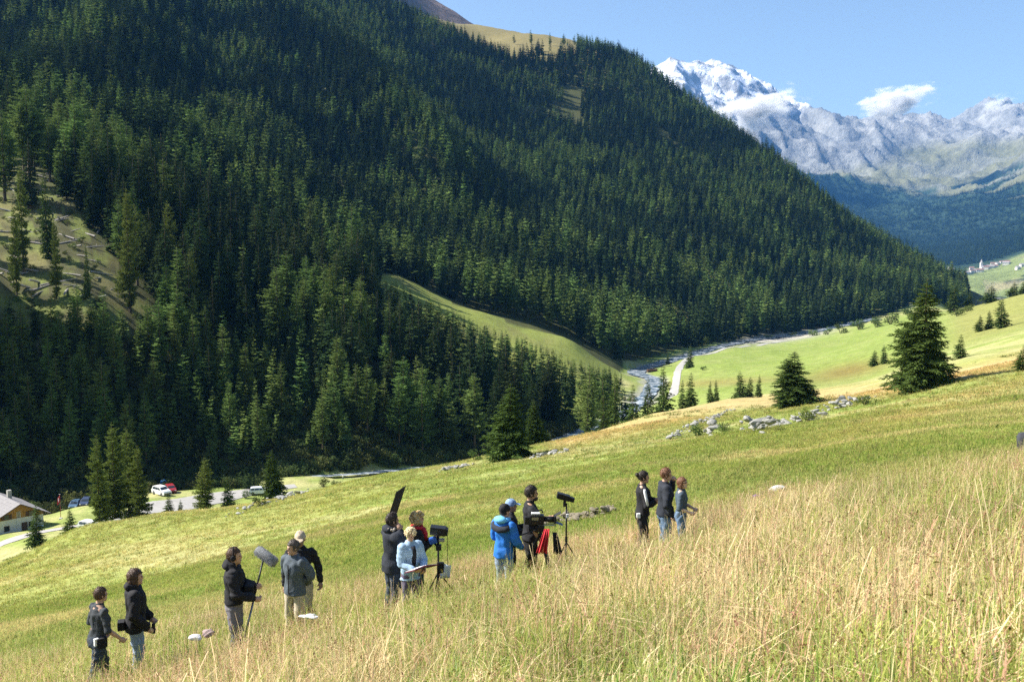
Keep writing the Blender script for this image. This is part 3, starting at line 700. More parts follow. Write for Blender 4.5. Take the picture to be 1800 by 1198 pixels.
# ------------------------------------------------------------------ grass
M_grass = leafy('grass_blades', (0.2, 0.2, 0.06), hue=0.012, val=0.22, trans=0.42, attr='gcol')
def clump(name, seed, nbl, hmin, hmax, spread, wid, stalk=0, head=0.0, lean=0.5, bent=0.0, raw=False):
    """a tuft: curved blades, and stalks with seed heads"""
    g = np.random.default_rng(seed); V = []; F = []; T = []
    def quadstrip(pts, side, ws, tint):
        n0 = len(V)
        for p, w in zip(pts, ws):
            V.append(p - side * w); V.append(p + side * w); T.extend([tint, tint])
        for i in range(len(pts) - 1): F.append((n0 + 2 * i, n0 + 2 * i + 1, n0 + 2 * i + 3, n0 + 2 * i + 2))
    straw = np.array([1.35, 1.15, 1.1]); green = np.array([.62, .82, .55])
    for k in range(nbl + stalk):
        st = k >= nbl
        a = g.uniform(0, 6.283); r = spread * math.sqrt(g.random()); b = np.array([r * math.cos(a), r * math.sin(a), -0.03])
        h = g.uniform(hmin, hmax) * (1.0 if not st else g.uniform(1.35, 1.9))
        la = g.uniform(0, 6.283); ln = h * abs(g.normal(0, lean if not st else lean * .5))
        d = np.array([math.cos(la), math.sin(la), 0]) * ln
        sa = g.uniform(0, 3.14); side = np.array([math.cos(sa), math.sin(sa), 0])
        br = g.uniform(.75, 1.3); tint = (straw if g.random() < .45 else green if g.random() < .4 else np.array([1., 1., .9])) * br
        if st: tint = straw * g.uniform(.9, 1.35)
        w = wid * g.uniform(.6, 1.3) * (1 if not st else .42)
        ts = (0, .4, .75, 1.0)
        drop = h * (0.25 if g.random() < bent else 0.0)
        pts = [b + np.array([0, 0, h * t]) + d * t * t - np.array([0, 0, (drop + .35 * ln) * t ** 3]) for t in ts]
        quadstrip(pts, side, (w, w * .9, w * .6, w * .12 if not st else w * .6), tint)
        if st and g.random() < head:
            tip = pts[-1]; ax = pts[-1] - pts[-2]; ax /= np.linalg.norm(ax); hl = g.uniform(.05, .12); 
            hc = np.array([1.1, .95, .9]) * g.uniform(.75, 1.2) if g.random() < .45 else np.array([.62, .38, .34]) * g.uniform(.5, 1.0)
            for j in range(6):
                o = tip - ax * hl * (j / 6) + ax * .01; q = g.normal(0, 1, 3); q[2] = abs(q[2]) * .6; q /= np.linalg.norm(q); s2 = np.cross(q, ax); s2 /= np.linalg.norm(s2) + 1e-6
                L = hl * .22; n0 = len(V); V.extend([o, o + q * L * .5 - s2 * L * .22, o + q * L, o + q * L * .5 + s2 * L * .22]); T.extend([hc] * 4); F.append((n0, n0 + 1, n0 + 2, n0 + 3))
    if raw: return np.array(V), F, np.array(T)
    return tinted(name, V, F, T)
def tinted(name, V, F, T):
    m = mesh_from(name, V, F, [M_grass]); a = m.color_attributes.new('tint', 'FLOAT_COLOR', 'POINT')
    a.data.foreach_set('color', np.c_[np.array(T), np.ones(len(T))].astype(np.float32).ravel()); return m
KIND = dict(
    tall=[clump('', 1 + i, 26, .30, .60, .20, .0050, 4, .3, .5, .25, True) for i in range(4)],
    stalk=[clump('', 11 + i, 8, .30, .55, .22, .0042, 8, .5, .42, .15, True) for i in range(3)],
    leafy=[clump('', 21 + i, 34, .20, .42, .20, .0075, 1, .5, .6, .5, True) for i in range(2)],
    straw=[clump('', 31 + i, 0, .42, .62, .3, .0085, 4, 0, 1.5, .0, True) for i in range(2)],
    heads=[clump('', 36 + i, 2, .3, .5, .25, .005, 7, 1.0, .4, 0, True) for i in range(2)])
STRAW_C, GREEN_C, BROWN_C, PALE_C = np.array([.50, .455, .275]), np.array([.28, .355, .10]), np.array([.45, .30, .22]), np.array([.62, .575, .37])
def patch(seed, kind, n=46, size=.62):
    """about a square metre of meadow, lying on the slope"""
    g = np.random.default_rng(seed); VV = []; FF = []; TT = []; off = 0
    mix = dict(dry=(.40, .25, .13, .045, .175), green=(.38, .10, .42, .04, .06), brown=(.26, .24, .10, .04, .36))[kind]
    for i in range(n):
        k = g.choice(['tall', 'stalk', 'leafy', 'straw', 'heads'], p=mix); V, F, T = KIND[k][g.integers(0, len(KIND[k]))]
        a = g.uniform(0, 6.283); sc = g.uniform(.7, 1.25); c, s_ = math.cos(a) * sc, math.sin(a) * sc
        ox, oy = g.uniform(-size, size, 2); W = np.c_[V[:, 0] * c - V[:, 1] * s_ + ox, V[:, 0] * s_ + V[:, 1] * c + oy, V[:, 2] * sc * g.uniform(.85, 1.15)]
        W[:, 2] += GX * W[:, 0] + GY * W[:, 1]
        base = dict(dry=STRAW_C, green=GREEN_C, brown=BROWN_C * .5 + STRAW_C * .5)[kind]
        u = g.random(); col = base if u < .46 else (GREEN_C if u < .74 else STRAW_C if u < .83 else BROWN_C if u < .955 else PALE_C)
        if k == 'straw': col = PALE_C
        if k == 'leafy': col = GREEN_C * g.uniform(.8, 1.1)
        VV.append(W); TT.append(T * col[None]); FF += [tuple(q + off for q in f) for f in F]; off += len(V)
    return tinted('grass_patch', np.concatenate(VV), FF, np.concatenate(TT))
PK = ['dry'] * 5 + ['green'] * 4 + ['brown'] * 3
TALL = [patch(600 + i, k) for i, k in enumerate(PK)]
def scatter(n, r0, r1, a=33):
    r = np.sqrt(rng.uniform(r0 * r0, r1 * r1, n)); ph = np.radians(rng.uniform(-a, a, n)); return r * np.sin(ph), r * np.cos(ph)
cell = .82
x, y = np.meshgrid(np.arange(-19, 20, cell), np.arange(1.6, 31, cell)); x = x.ravel() + rng.uniform(-.25, .25, x.size); y = y.ravel() + rng.uniform(-.25, .25, y.size)
edge = 26 + 6 * (fbm(x / 4, y / 4, 3, 201) - .5); r = np.hypot(x, y)
k = (r < edge) & (np.abs(x) < y * .58 + 1.5) & (r > 2.3); x, y, r = x[k], y[k], r[k]; z = mesh_h(x, y); n = len(x)
p1 = fbm(x / 3.2, y / 3.2, 3, 211) + rng.normal(0, .05, n); p2 = fbm(x / 5 + 9, y / 5, 3, 213) + rng.normal(0, .05, n)
ppx, ppy = project(x, y, z)
gl = blob(ppx, ppy, 1640, 930, 190, 70, -.1) + blob(ppx, ppy, 1800, 1060, 120, 90) + .7 * blob(ppx, ppy, 1250, 980, 140, 50) + .5 * blob(ppx, ppy, 700, 1150, 150, 60)    # greener patches
pick = np.where(p1 + .2 * gl > .485, rng.integers(5, 9, n), np.where(p2 > .50, rng.integers(9, 12, n), rng.integers(0, 5, n)))
C = np.tile(rng.uniform(.88, 1.15, (n, 1)), (1, 3)) * np.array([1, 1, 1])
s = rng.uniform(.9, 1.12, n); sz = s * (0.75 + .45 * fbm(x / 2.5, y / 2.5, 2, 221)) * np.interp(r, [2, 5, 9, 12, 20, 26], [.70, .78, .80, .75, .76, .70])
instancer('tall_grass', np.c_[x, y, z], np.zeros((n, 3)), np.c_[s, s, sz], pick, TALL, C, label='tall dry meadow grass with brown seed heads', cat='grass')
print('tall grass', n)
# mown meadow: short tufts
SHORT = [clump('short_grass', 41 + i, 22, .05, .13, .17, .007, 1, .3, .8, .4) for i in range(4)]
xs, ys = [], []
for n, r0, r1 in ((46000, 24, 42), (42000, 42, 75), (30000, 75, 150)):
    x, y = scatter(n, r0, r1); xs.append(x); ys.append(y)
x = np.concatenate(xs); y = np.concatenate(ys); z = mesh_h(x, y); r = np.hypot(x, y); n = len(x)
C = ground_colour(x, y, z) * rng.uniform(.95, 1.6, (n, 1)); tan = rng.random(n) < .25; C[tan] = C[tan] * .4 + np.array([.37, .335, .16]) * .6
s = rng.uniform(.7, 1.35, n) * np.interp(r, [24, 42, 75, 150], [1.15, 1.5, 2.2, 3.4]) * (.6 + .8 * fbm(x / 3, y / 3, 3, 231))
instancer('meadow_grass', np.c_[x, y, z], np.c_[np.zeros(n), np.zeros(n), rng.uniform(0, 6.28, n)], np.c_[s, s, s * np.interp(r, [24, 75, 150], [1, .75, .5])], rng.integers(0, 4, n), SHORT, C,
          label='short mown meadow grass on the slope', cat='grass')

# weeds and rank tufts dotted over the meadow
x, y = scatter(9000, 27, 170); k = fbm(x / 7, y / 7, 3, 241) + rng.normal(0, .05, len(x)) > .56; x, y = x[k], y[k]; z = mesh_h(x, y); n = len(x); r = np.hypot(x, y)
C = np.where((rng.random(n) < .55)[:, None], np.array([.085, .155, .03]), np.array([.24, .20, .085])) * rng.uniform(.8, 1.25, (n, 1)); s = rng.uniform(1.2, 2.6, n) * np.interp(r, [27, 170], [.8, 1.6])
instancer('meadow_weeds', np.c_[x, y, z], np.c_[np.zeros(n), np.zeros(n), rng.uniform(0, 6.28, n)], np.c_[s * 1.3, s * 1.3, s * .9], rng.integers(0, 4, n), SHORT, C, label='rank weeds and darker tufts dotted over the mown slope', cat='weeds')
# ------------------------------------------------------------------ single trees, shrubs, stones
HERO = [conifer('spruce_crown', 300 + i, 22, 6.2, 36, 13, 2, 'spruce', .012, M_herospruce) for i in range(3)]
HEROL = conifer('larch_crown', 310, 22, 4.6, 34, 11, 2, 'larch', .06, leafy('meadow_larch_needles', (0.13, 0.165, 0.04), .008, .12, .25, noise=.9))
YOUNG = [conifer('spruce_crown', 320 + i, 22, 5.2, 30, 9, 1, 'spruce', .01, M_herospruce) for i in range(3)]
TR_H = [trunk_mesh('tree_trunk', 22, .42, 6, 20 + i) for i in range(2)]
_mpp = lambda y: y / FPX
def hero(px, top, base, width, label, kind='hero', y=None, k=0, group=None):
    p = ground_at(px, y) if y else on_ground(px, base)
    h = (base - top) * _mpp(p.y); 
    if y:
        h = p.y * ((599 - top) / FPX - math.tan(PITCH)) / 1.0 - p.z if False else (project(p.x, p.y, p.z)[1] - top) * _mpp(p.y)
    if kind == 'hero': cr, r0 = HERO[k % 3], 6.2
    elif kind == 'larch': cr, r0 = HEROL, 4.6
    else: cr, r0 = YOUNG[k % 3], 5.2
    hw = (width / 2 * _mpp(p.y)) / (r0 * h / 22.0) * 0.84; h = h * 1.06
    return place_tree(p.x, p.y, p.z, float(h), kind == 'larch', label, group, cr, TR_H[k % 2], hw, name='larch_tree' if kind == 'larch' else 'spruce_tree')
hero(1622, 498, 682, 132, 'tallest dense spruce standing alone on the right of the meadow', k=0)
hero(1395, 620, 714, 106, 'broad bushy spruce above the long pile of pale stones', k=1)
hero(897, 676, 806, 104, 'dark spruce with ragged top on the brow in the middle of the meadow', k=2)
hero(938, 702, 792, 50, 'slim spruce close against the right side of the ragged spruce', y=150, k=0)
hero(480, 790, 880, 54, 'pointed dark spruce at the end of the stone wall', y=152, k=1)
hero(362, 803, 886, 42, 'light green larch in front of the gravel yard', 'larch', y=150)
hero(400, 838, 882, 40, 'small bushy spruce just right of the yard larch', 'young', y=150, k=1)
hero(297, 868, 894, 30, 'little spruce below the white car', 'young', y=148, k=2)
hero(318, 876, 894, 18, 'tiny spruce sapling right of the white car', 'young', y=148, k=0)
hero(66, 882, 952, 42, 'narrow spruce beside the corner of the chalet', 'young', y=150, k=1)
hero(124, 890, 940, 34, 'small spruce between the chalet and the tall tree group', 'young', y=148, k=0)
G = 'tall trees standing together on the left brow'
for px, top, w, y, ki, lb in ((176, 764, 46, 152, 'larch', 'leftmost tall tree of the group above the parked white car'), (203, 744, 66, 156, 'larch', 'tallest tree in the middle of the left brow group'),
                          (228, 752, 60, 160, 'larch', 'tall tree right of the middle in the left brow group'), (246, 782, 44, 154, 'larch', 'rightmost and lowest tree of the left brow group')):
    hero(px, top, 905, w, lb, ki, y=y, k=px % 3, group=G)
for px, top, base, w, y, lb in ((1165, 641, 716, 48, 205, 'tallest young spruce below the tan brow by the stream'), (1138, 664, 722, 42, 203, 'young spruce left of the tallest one by the stream'),
        (1112, 676, 728, 44, 200, 'bushy young spruce at the left end of the brow row'), (1080, 655, 735, 46, 205, 'spruce at the brow where the spur meets the stream'), (1060, 690, 740, 40, 198, 'small spruce lowest along the tan brow'),
        (1214, 655, 704, 34, 212, 'pointed young spruce right of the path end'), (1199, 668, 706, 26, 210, 'short spruce hugging the pointed young spruce'),
        (1258, 666, 697, 18, 215, 'thin spruce of the pair on the green flat'), (1248, 669, 697, 20, 214, 'shorter left spruce of the pair on the green flat'),
        (1300, 652, 694, 38, 215, 'round young spruce of the three left of the bushy spruce'), (1318, 661, 692, 26, 216, 'middle spruce of the three left of the bushy spruce'), (1334, 658, 689, 18, 218, 'slender right spruce of the three left of the bushy spruce'),
        (1537, 615, 643, 24, None, 'small dark spruce left of the tallest lone spruce'), (1553, 607, 640, 20, None, 'slim small spruce touching the left of the lone spruce'),
        (1688, 588, 630, 30, None, 'small spruce just right of the lone spruce'), (1759, 523, 577, 36, None, 'dark spruce casting a shadow on the right slope'),
        (1738, 546, 579, 22, None, 'middle spruce of the three on the right slope'), (1722, 553, 582, 22, None, 'smallest spruce of the three on the right slope'),
        (1213, 607, 652, 22, 452, 'lone spruce at the bend of the gravel path'), (1174, 622, 642, 12, 500, 'small spruce between stream and path bend'),
        (1797, 606, 652, 34, None, 'spruce cut by the right edge of the picture'),
        (1676, 498, 548, 34, 470, 'bushy tree on the skyline behind the lone spruce'), (1704, 512, 545, 22, 470, 'small pointed tree on the right skyline'), (1742, 503, 534, 40, 455, 'wide tree on the right skyline'),
        (1782, 496, 526, 30, 445, 'tall tree near the end of the right skyline'), (1799, 494, 522, 26, 440, 'last tree on the skyline at the right edge')):
    hero(px, top, base, w, lb, 'young', y=y, k=int(px) % 3)
# trees standing in the clearing on the left slope
for px, top, base, w, ki, lb in ((42, 303, 482, 34, 'larch', 'tall larch with bare lower trunk at the left edge of the clearing'), (30, 368, 524, 26, 'larch', 'thin larch low at the far left of the clearing'),
        (84, 298, 455, 36, 'young', 'dark spruce in the middle of the left clearing'), (100, 396, 528, 26, 'larch', 'thin larch right of the dark clearing spruce'), (154, 429, 524, 18, 'young', 'scrawny spruce in the lower clearing'),
        (229, 345, 552, 50, 'larch', 'tall pale larch at the right of the clearing'), (299, 363, 520, 44, 'larch', 'bright green larch right of the tall pale larch'), (337, 443, 575, 40, 'larch', 'bright larch with long bare trunk below the clearing'),
        (582, 470, 612, 44, 'larch', 'bright larch with bare trunk in the middle of the wood')):
    hero(px, top, base, w, lb, ki, k=px % 3)

def shrub(name, seed, n=420, leaf=0.16, mat=None, flat=.75):
    g = np.random.default_rng(seed); V = []; F = []
    cs = [(g.normal(0, .42, 3) * (1, 1, .5) + (0, 0, .55), g.uniform(.3, .55)) for _ in range(9)]
    for k in range(n):
        c, r = cs[g.integers(0, 9)]; d = g.normal(0, 1, 3); d /= np.linalg.norm(d); p = c + d * r * g.uniform(.55, 1.05) * (1, 1, flat); p[2] = max(p[2], .02)
        a = g.normal(0, 1, 3); a /= np.linalg.norm(a); b = np.cross(a, d + .01); b /= np.linalg.norm(b) + 1e-6; L = leaf * g.uniform(.6, 1.4); n0 = len(V)
        V += [p - a * L * .5, p + b * L * .28, p + a * L * .5, p - b * L * .28]; F.append((n0, n0 + 1, n0 + 2, n0 + 3))
    return mesh_from(name, V, F, [mat or M_leaf])
SHR = [shrub('foliage', 400 + i) for i in range(4)]
_st = MB()
for k in range(7): _st.tube([(0, 0, -.2), (math.cos(k * .9) * .25, math.sin(k * .9) * .25, .4), (math.cos(k * .9) * .5, math.sin(k * .9) * .5, .85)], [.03, .02, .008], n=4)
STEM = _st.mesh('stem', M_bark)
def put_shrub(px, py, size, label, group=None, y=None, tall=1.0):
    p = ground_at(px, y) if y else on_ground(px, py); e = empty('shrub', p, rnd.uniform(0, 6)); e.scale = (size, size, size * tall); tag(e, label, 'shrub', group)
    link('stem', STEM, e); link('foliage', rnd.choice(SHR), e)
for px, py, s, lb in ((568, 856, 1.7, 'round green bush beside the stream end'), (590, 853, 1.2, 'low bush right of the round streamside bush'), (432, 876, 1.3, 'bush at the foot of the stone wall'), (455, 890, 1.0, 'low bush on the lower stone wall'),
        (1225, 768, 1.1, 'low shrub growing among the left stones'), (1272, 758, 1.0, 'shrub right of the small stone heap'), (1350, 748, .7, 'small shrub at the start of the long stone pile'), (1418, 742, 1.1, 'brown-green shrub amid the long stone pile'), (1520, 712, 1.2, 'shrub at the upper end of the long stone pile'),
        (1215, 712, 2.0, 'bright green shrub under the pointed young spruce'), (1683, 556, 4.0, 'rounded bush on the right slope below the skyline'), (1700, 548, 3.0, 'lighter bush beside the rounded skyline bush'), (835, 810, 1.1, 'bush left of the ragged spruce'), (1235, 650, 1.6, 'bush at the foot of the path bend spruce')):
    put_shrub(px, py, s, lb)
for i, (px, py, s) in enumerate(((1430, 590, 4.5), (1455, 588, 3.8), (1478, 586, 5), (1510, 580, 5.5), (1540, 575, 5), (1565, 570, 6), (1350, 594, 3.2), (1600, 563, 6), (1395, 590, 3), (1260, 600, 4), (1240, 606, 4))):
    put_shrub(px, py, s, 'green bush along the gravel bank at the far forest foot', 'bushes along the gravel bank')
# undergrowth on the steep bank and along the stream
n = 11000; ux = rng.uniform(-40, 1100, n); uy = rng.uniform(195, 330, n); toe = np.interp(ux, [-40, 0, 150, 300, 450, 600, 700, 850, 960, 1040, 1100], [199, 200, 206, 213, 214, 240, 252, 270, 290, 325, 340])
k = (uy > toe) & (uy < toe + np.interp(ux, [0, 300, 600, 1100], [38, 55, 60, 30]) * rng.random(n) ** .6 + 6); ux = ux[k]; uy = uy[k]
x = (ux - 900) / FPX * uy * 1.02; y = uy; z = mesh_h(x, y); d, _ = polyd(x, y, RIV); k = d > 3.0; x, y, z = x[k], y[k], z[k]; n = len(x)
s = rng.uniform(.8, 2.6, n)
M_under = leafy('undergrowth_leaves', (0.075, 0.095, 0.032), hue=0.045, val=.45, trans=.25, noise=.8)
instancer('undergrowth', np.c_[x, y, z - .1], np.c_[np.zeros(n), np.zeros(n), rng.uniform(0, 6, n)], np.c_[s, s, s * rng.uniform(.8, 1.5, n)], rng.integers(0, 3, n), [shrub('under', 430 + i, 300, .2, M_under, .9) for i in range(3)],
          label='dense bushes covering the steep shaded bank', cat='undergrowth')

# stones
M_stone = plain('lichen_stone', (0.27, 0.265, 0.245), 0.95, var=0.55, scale=5, bump=0.6, bscale=14)
def stone_mesh(seed):
    bm = bmesh.new(); bmesh.ops.create_icosphere(bm, subdivisions=2, radius=1); g = np.random.default_rng(seed)
    pl = [(lambda v: v / np.linalg.norm(v))(g.normal(0, 1, 3)) for _ in range(9)]; of = g.uniform(.45, .8, 9)
    for v in bm.verts:
        p = np.array(v.co)
        for a, o in zip(pl, of):
            t = p @ a
            if t > o: p = p - a * (t - o) * .92
        v.co = p * (1, .8, .5) * g.uniform(.93, 1.07)
    m = bpy.data.meshes.new('stone'); bm.to_mesh(m); bm.free(); m.materials.append(M_stone); return m
STONES = [stone_mesh(i) for i in range(8)]
M_moss = plain('mossy_stone', (0.19, 0.165, 0.115), 0.95, var=0.5, scale=6, bump=0.6, bscale=14)
MOSSY = []
for m_ in STONES:
    q = m_.copy(); q.materials[0] = M_moss; MOSSY.append(q)
def pile(name, pts, n, smin, smax, wid, label, cat, hgt=.5, ybase=None, ST=None):
    q = [on_ground(*p) for p in pts] if ybase is None else [ground_at(p[0], ybase) for p in pts]
    c = q[0]; e = empty(name, c); tag(e, label, cat)
    seg = [0]
    for a, b in zip(q, q[1:]): seg.append(seg[-1] + (b - a).length)
    for i in range(n):
        t = rnd.uniform(0, seg[-1]); x = np.interp(t, seg, [p.x for p in q]) + rnd.gauss(0, wid); y = np.interp(t, seg, [p.y for p in q]) + rnd.gauss(0, wid)
        s = rnd.uniform(smin, smax) * rnd.choice([.5, .7, 1, 1.2]); 
        o = link('stone', (ST or STONES)[i % 8], e); lay = rnd.random() ** 2 * hgt
        o.location = (x - c.x, y - c.y, H1(x, y) + s * .1 + lay - c.z); o.scale = (s * rnd.uniform(.8, 1.4), s, s * rnd.uniform(.8, 1.1)); o.rotation_euler = (rnd.uniform(-.4, .4), rnd.uniform(-.4, .4), rnd.uniform(0, 6))
pile('stone_wall', [(1180, 772), (1215, 752), (1250, 738), (1280, 722)], 85, .2, .45, .35, 'thin tumbled stone wall slanting up at the left of the stones', 'stone wall', .5)
pile('stone_heap', [(1243, 768), (1262, 748)], 12, .3, .7, .4, 'small heap of pale slabs below the thin stone wall', 'stone heap', .7)
pile('stone_pile', [(1332, 762), (1370, 748), (1420, 738), (1465, 720), (1500, 706)], 230, .22, .5, .7, 'long pile of pale lichen stones below the bushy spruce', 'stone pile', .9)
pile('stone_pile', [(1495, 706), (1530, 700)], 12, .2, .4, .3, 'few scattered stones at the upper end of the long pile', 'stone pile', .2)
pile('stone_pile', [(932, 806), (960, 800), (1003, 793)], 30, .25, .5, .3, 'low line of grey stones right of the ragged spruce', 'stone pile', .3)
pile('stone_pile', [(765, 830), (800, 823), (828, 819)], 22, .25, .5, .35, 'grey stones on the brow left of the ragged spruce', 'stone pile', .3)
pile('stone_wall', [(408, 907), (450, 890), (500, 878), (540, 864)], 110, .2, .5, .6, 'tumbled dry stone wall by the pointed spruce', 'stone wall', .7)
pile('stone_wall', [(955, 922), (1000, 916), (1040, 910), (1072, 904)], 110, .09, .21, .20, 'low mossy stone bank right behind the film camera', 'stone wall', .30, ST=MOSSY)
pile('stone_pile', [(150, 925), (170, 915), (200, 908)], 16, .4, .8, .6, 'white blocks at the foot of the tall tree group', 'stone pile', .4, ybase=140)
pile('stone_bank', [(1110, 932), (1150, 925), (1195, 918), (1240, 905)], 40, .06, .14, .18, 'brown stones at the feet of the three right bystanders', 'stone wall', .2, ST=MOSSY)
p = on_ground(1365, 866); o = tag(link('boulder', STONES[2]), 'rounded white stone alone in the grass right of the bystanders', 'boulder'); o.location = p + Vector((0, 0, .12)); o.scale = (.30, .26, .34)
o.data = o.data.copy(); o.data.materials[0] = plain('white_stone', (.72, .70, .68), .9, var=.1)
# fallen logs on the clearing
_l = MB(); _l.tube([(-3.2, 0, 0), (0, .1, .05), (3.2, 0, 0)], [.24, .2, .14], n=7); _l.tube([(1.2, 0, .1), (1.5, .5, .6)], [.05, .02], n=4); _l.tube([(-.6, 0, .1), (-.3, -.5, .5)], [.05, .02], n=4)
LOGM = _l.mesh('log', M_dead)
for i in range(90):
    px = rnd.uniform(-5, 235); py = rnd.uniform(300, 520) - (235 - px) * .12 + 20; p = on_ground(px, py)
    o = link('fallen_log', LOGM); o.location = p + Vector((0, 0, .2)); sc = rnd.uniform(.5, 1.25); o.scale = (sc, sc * 1.2, sc * 1.2); o.rotation_euler = (rnd.uniform(-.2, .2), rnd.uniform(-.35, .35), rnd.uniform(0, 3.14))
    tag(o, 'grey fallen log lying on the cleared left slope', 'log', 'logs on the cleared slope')
for i in range(110):
    put_shrub(rnd.uniform(0, 290), rnd.uniform(330, 560), rnd.uniform(.6, 1.6), 'small scrub bush among the logs of the clearing', 'scrub on the clearing')
# ------------------------------------------------------------------ people
JOBS = []
def soft(name, mb, parent, mat, voxel=.012, wrinkle=0.0, dec=1.0, smooth=3, seed=0):
    """queue a union of shapes to be fused into one continuous surface"""
    o = link('tmp', mb.mesh('tmp', None)); r = o.modifiers.new('r', 'REMESH'); r.mode = 'VOXEL'; r.voxel_size = voxel
    if smooth: s = o.modifiers.new('s', 'SMOOTH'); s.iterations = smooth; s.factor = .5
    if dec < 1: d = o.modifiers.new('d', 'DECIMATE'); d.ratio = dec
    JOBS.append((o, name, parent, mat, wrinkle, seed)); return o
def bake_all():
    dg = bpy.context.evaluated_depsgraph_get(); dg.update()
    for o, name, parent, mat, wr, seed in JOBS:
        m = bpy.data.meshes.new_from_object(o.evaluated_get(dg)); m.name = name; m.materials.clear(); m.materials.append(mat)
        n = len(m.vertices)
        if wr > 0 and n:
            g = np.random.default_rng(seed); co = np.empty(n * 3, np.float32); m.vertices.foreach_get('co', co); co = co.reshape(-1, 3)
            nv = np.empty(n * 3, np.float32); m.vertices.foreach_get('normal', nv); nv = nv.reshape(-1, 3); w = 0
            for k in range(7):
                d = g.normal(0, 1, 3); d[2] *= 1.4; w = w + np.sin(co @ d * g.uniform(14, 34) + g.uniform(0, 6) + 1.5 * np.sin(co @ g.normal(0, 9, 3)))
            co = co + nv * (w * wr / 3)[:, None]; m.vertices.foreach_set('co', co.astype(np.float32).ravel())
        m.polygons.foreach_set('use_smooth', [True] * len(m.polygons)); m.update(); link(name, m, parent)
    for o, *_ in JOBS:
        me = o.data; bpy.data.objects.remove(o); bpy.data.meshes.remove(me)
    JOBS.clear()
def loft(mb, rows, n=18):
    V = []; F = []
    for z, cx, rx, ry in rows:
        for k in range(n):
            q = 6.28318 * k / n; V.append((cx + rx * math.cos(q), ry * math.sin(q), z))
    m = len(rows)
    for i in range(m - 1):
        for k in range(n): k2 = (k + 1) % n; F.append((i * n + k, i * n + k2, (i + 1) * n + k2, (i + 1) * n + k))
    F.append(tuple(range(n))[::-1]); F.append(tuple((m - 1) * n + k for k in range(n))); mb.add(V, F)
def limb(mb, pts, rad):
    mb.tube(pts, rad, n=12)
    for p, r in zip(pts, rad): mb.ell(p, (r, r, r), 12, 8)
def hand(mb, w, d, nrm, side, curl=.5):
    d = Vector(d).normalized(); nrm = Vector(nrm); nrm = (nrm - d * nrm.dot(d)).normalized(); s = d.cross(nrm) * side
    limb(mb, [w, w + d * .045, w + d * .085], [.028, .033, .034])
    mb.ell(w + d * .055, (.045, .040, .045), 10, 8)
    for k, (o, L) in enumerate(((-.036, .062), (-.013, .078), (.011, .084), (.034, .074))):
        b = w + d * .088 + s * o; sp_ = s * (o * 1.1)
        d1 = (d * math.cos(curl) + nrm * math.sin(curl) + sp_).normalized(); d2 = (d * math.cos(curl * 2.3) + nrm * math.sin(curl * 2.3) + sp_).normalized()
        limb(mb, [b, b + d1 * L * .5, b + d1 * L * .5 + d2 * L * .5], [.0105, .0098, .0085])
    b = w + d * .03 + s * .034; t = (d * .55 + s * .75 + nrm * .35).normalized(); t2 = (d * .85 + s * .25 + nrm * .5).normalized()
    limb(mb, [b, b + t * .035, b + t * .035 + t2 * .035], [.013, .011, .0095])
SKIN = {}
def skin(c):
    k = tuple(c)
    if k not in SKIN: SKIN[k] = plain('skin', c, .55, var=.08, scale=20, bump=.05)
    return SKIN[k]
M_eye = plain('eye_dark', (.03, .025, .02), .2, var=.1, bump=0); M_lip = plain('lips', (.38, .17, .14), .5, var=.1, bump=0)
def cloth(name, c, rough=.85, var=.15, bump=.35): return plain(name, c, rough, var=var, scale=9, bump=bump, bscale=70)
T0 = dict(arm=dict(R=((-.02, -.25, 1.14), (.06, -.26, .89)), L=((-.02, .25, 1.14), (.06, .26, .89))))
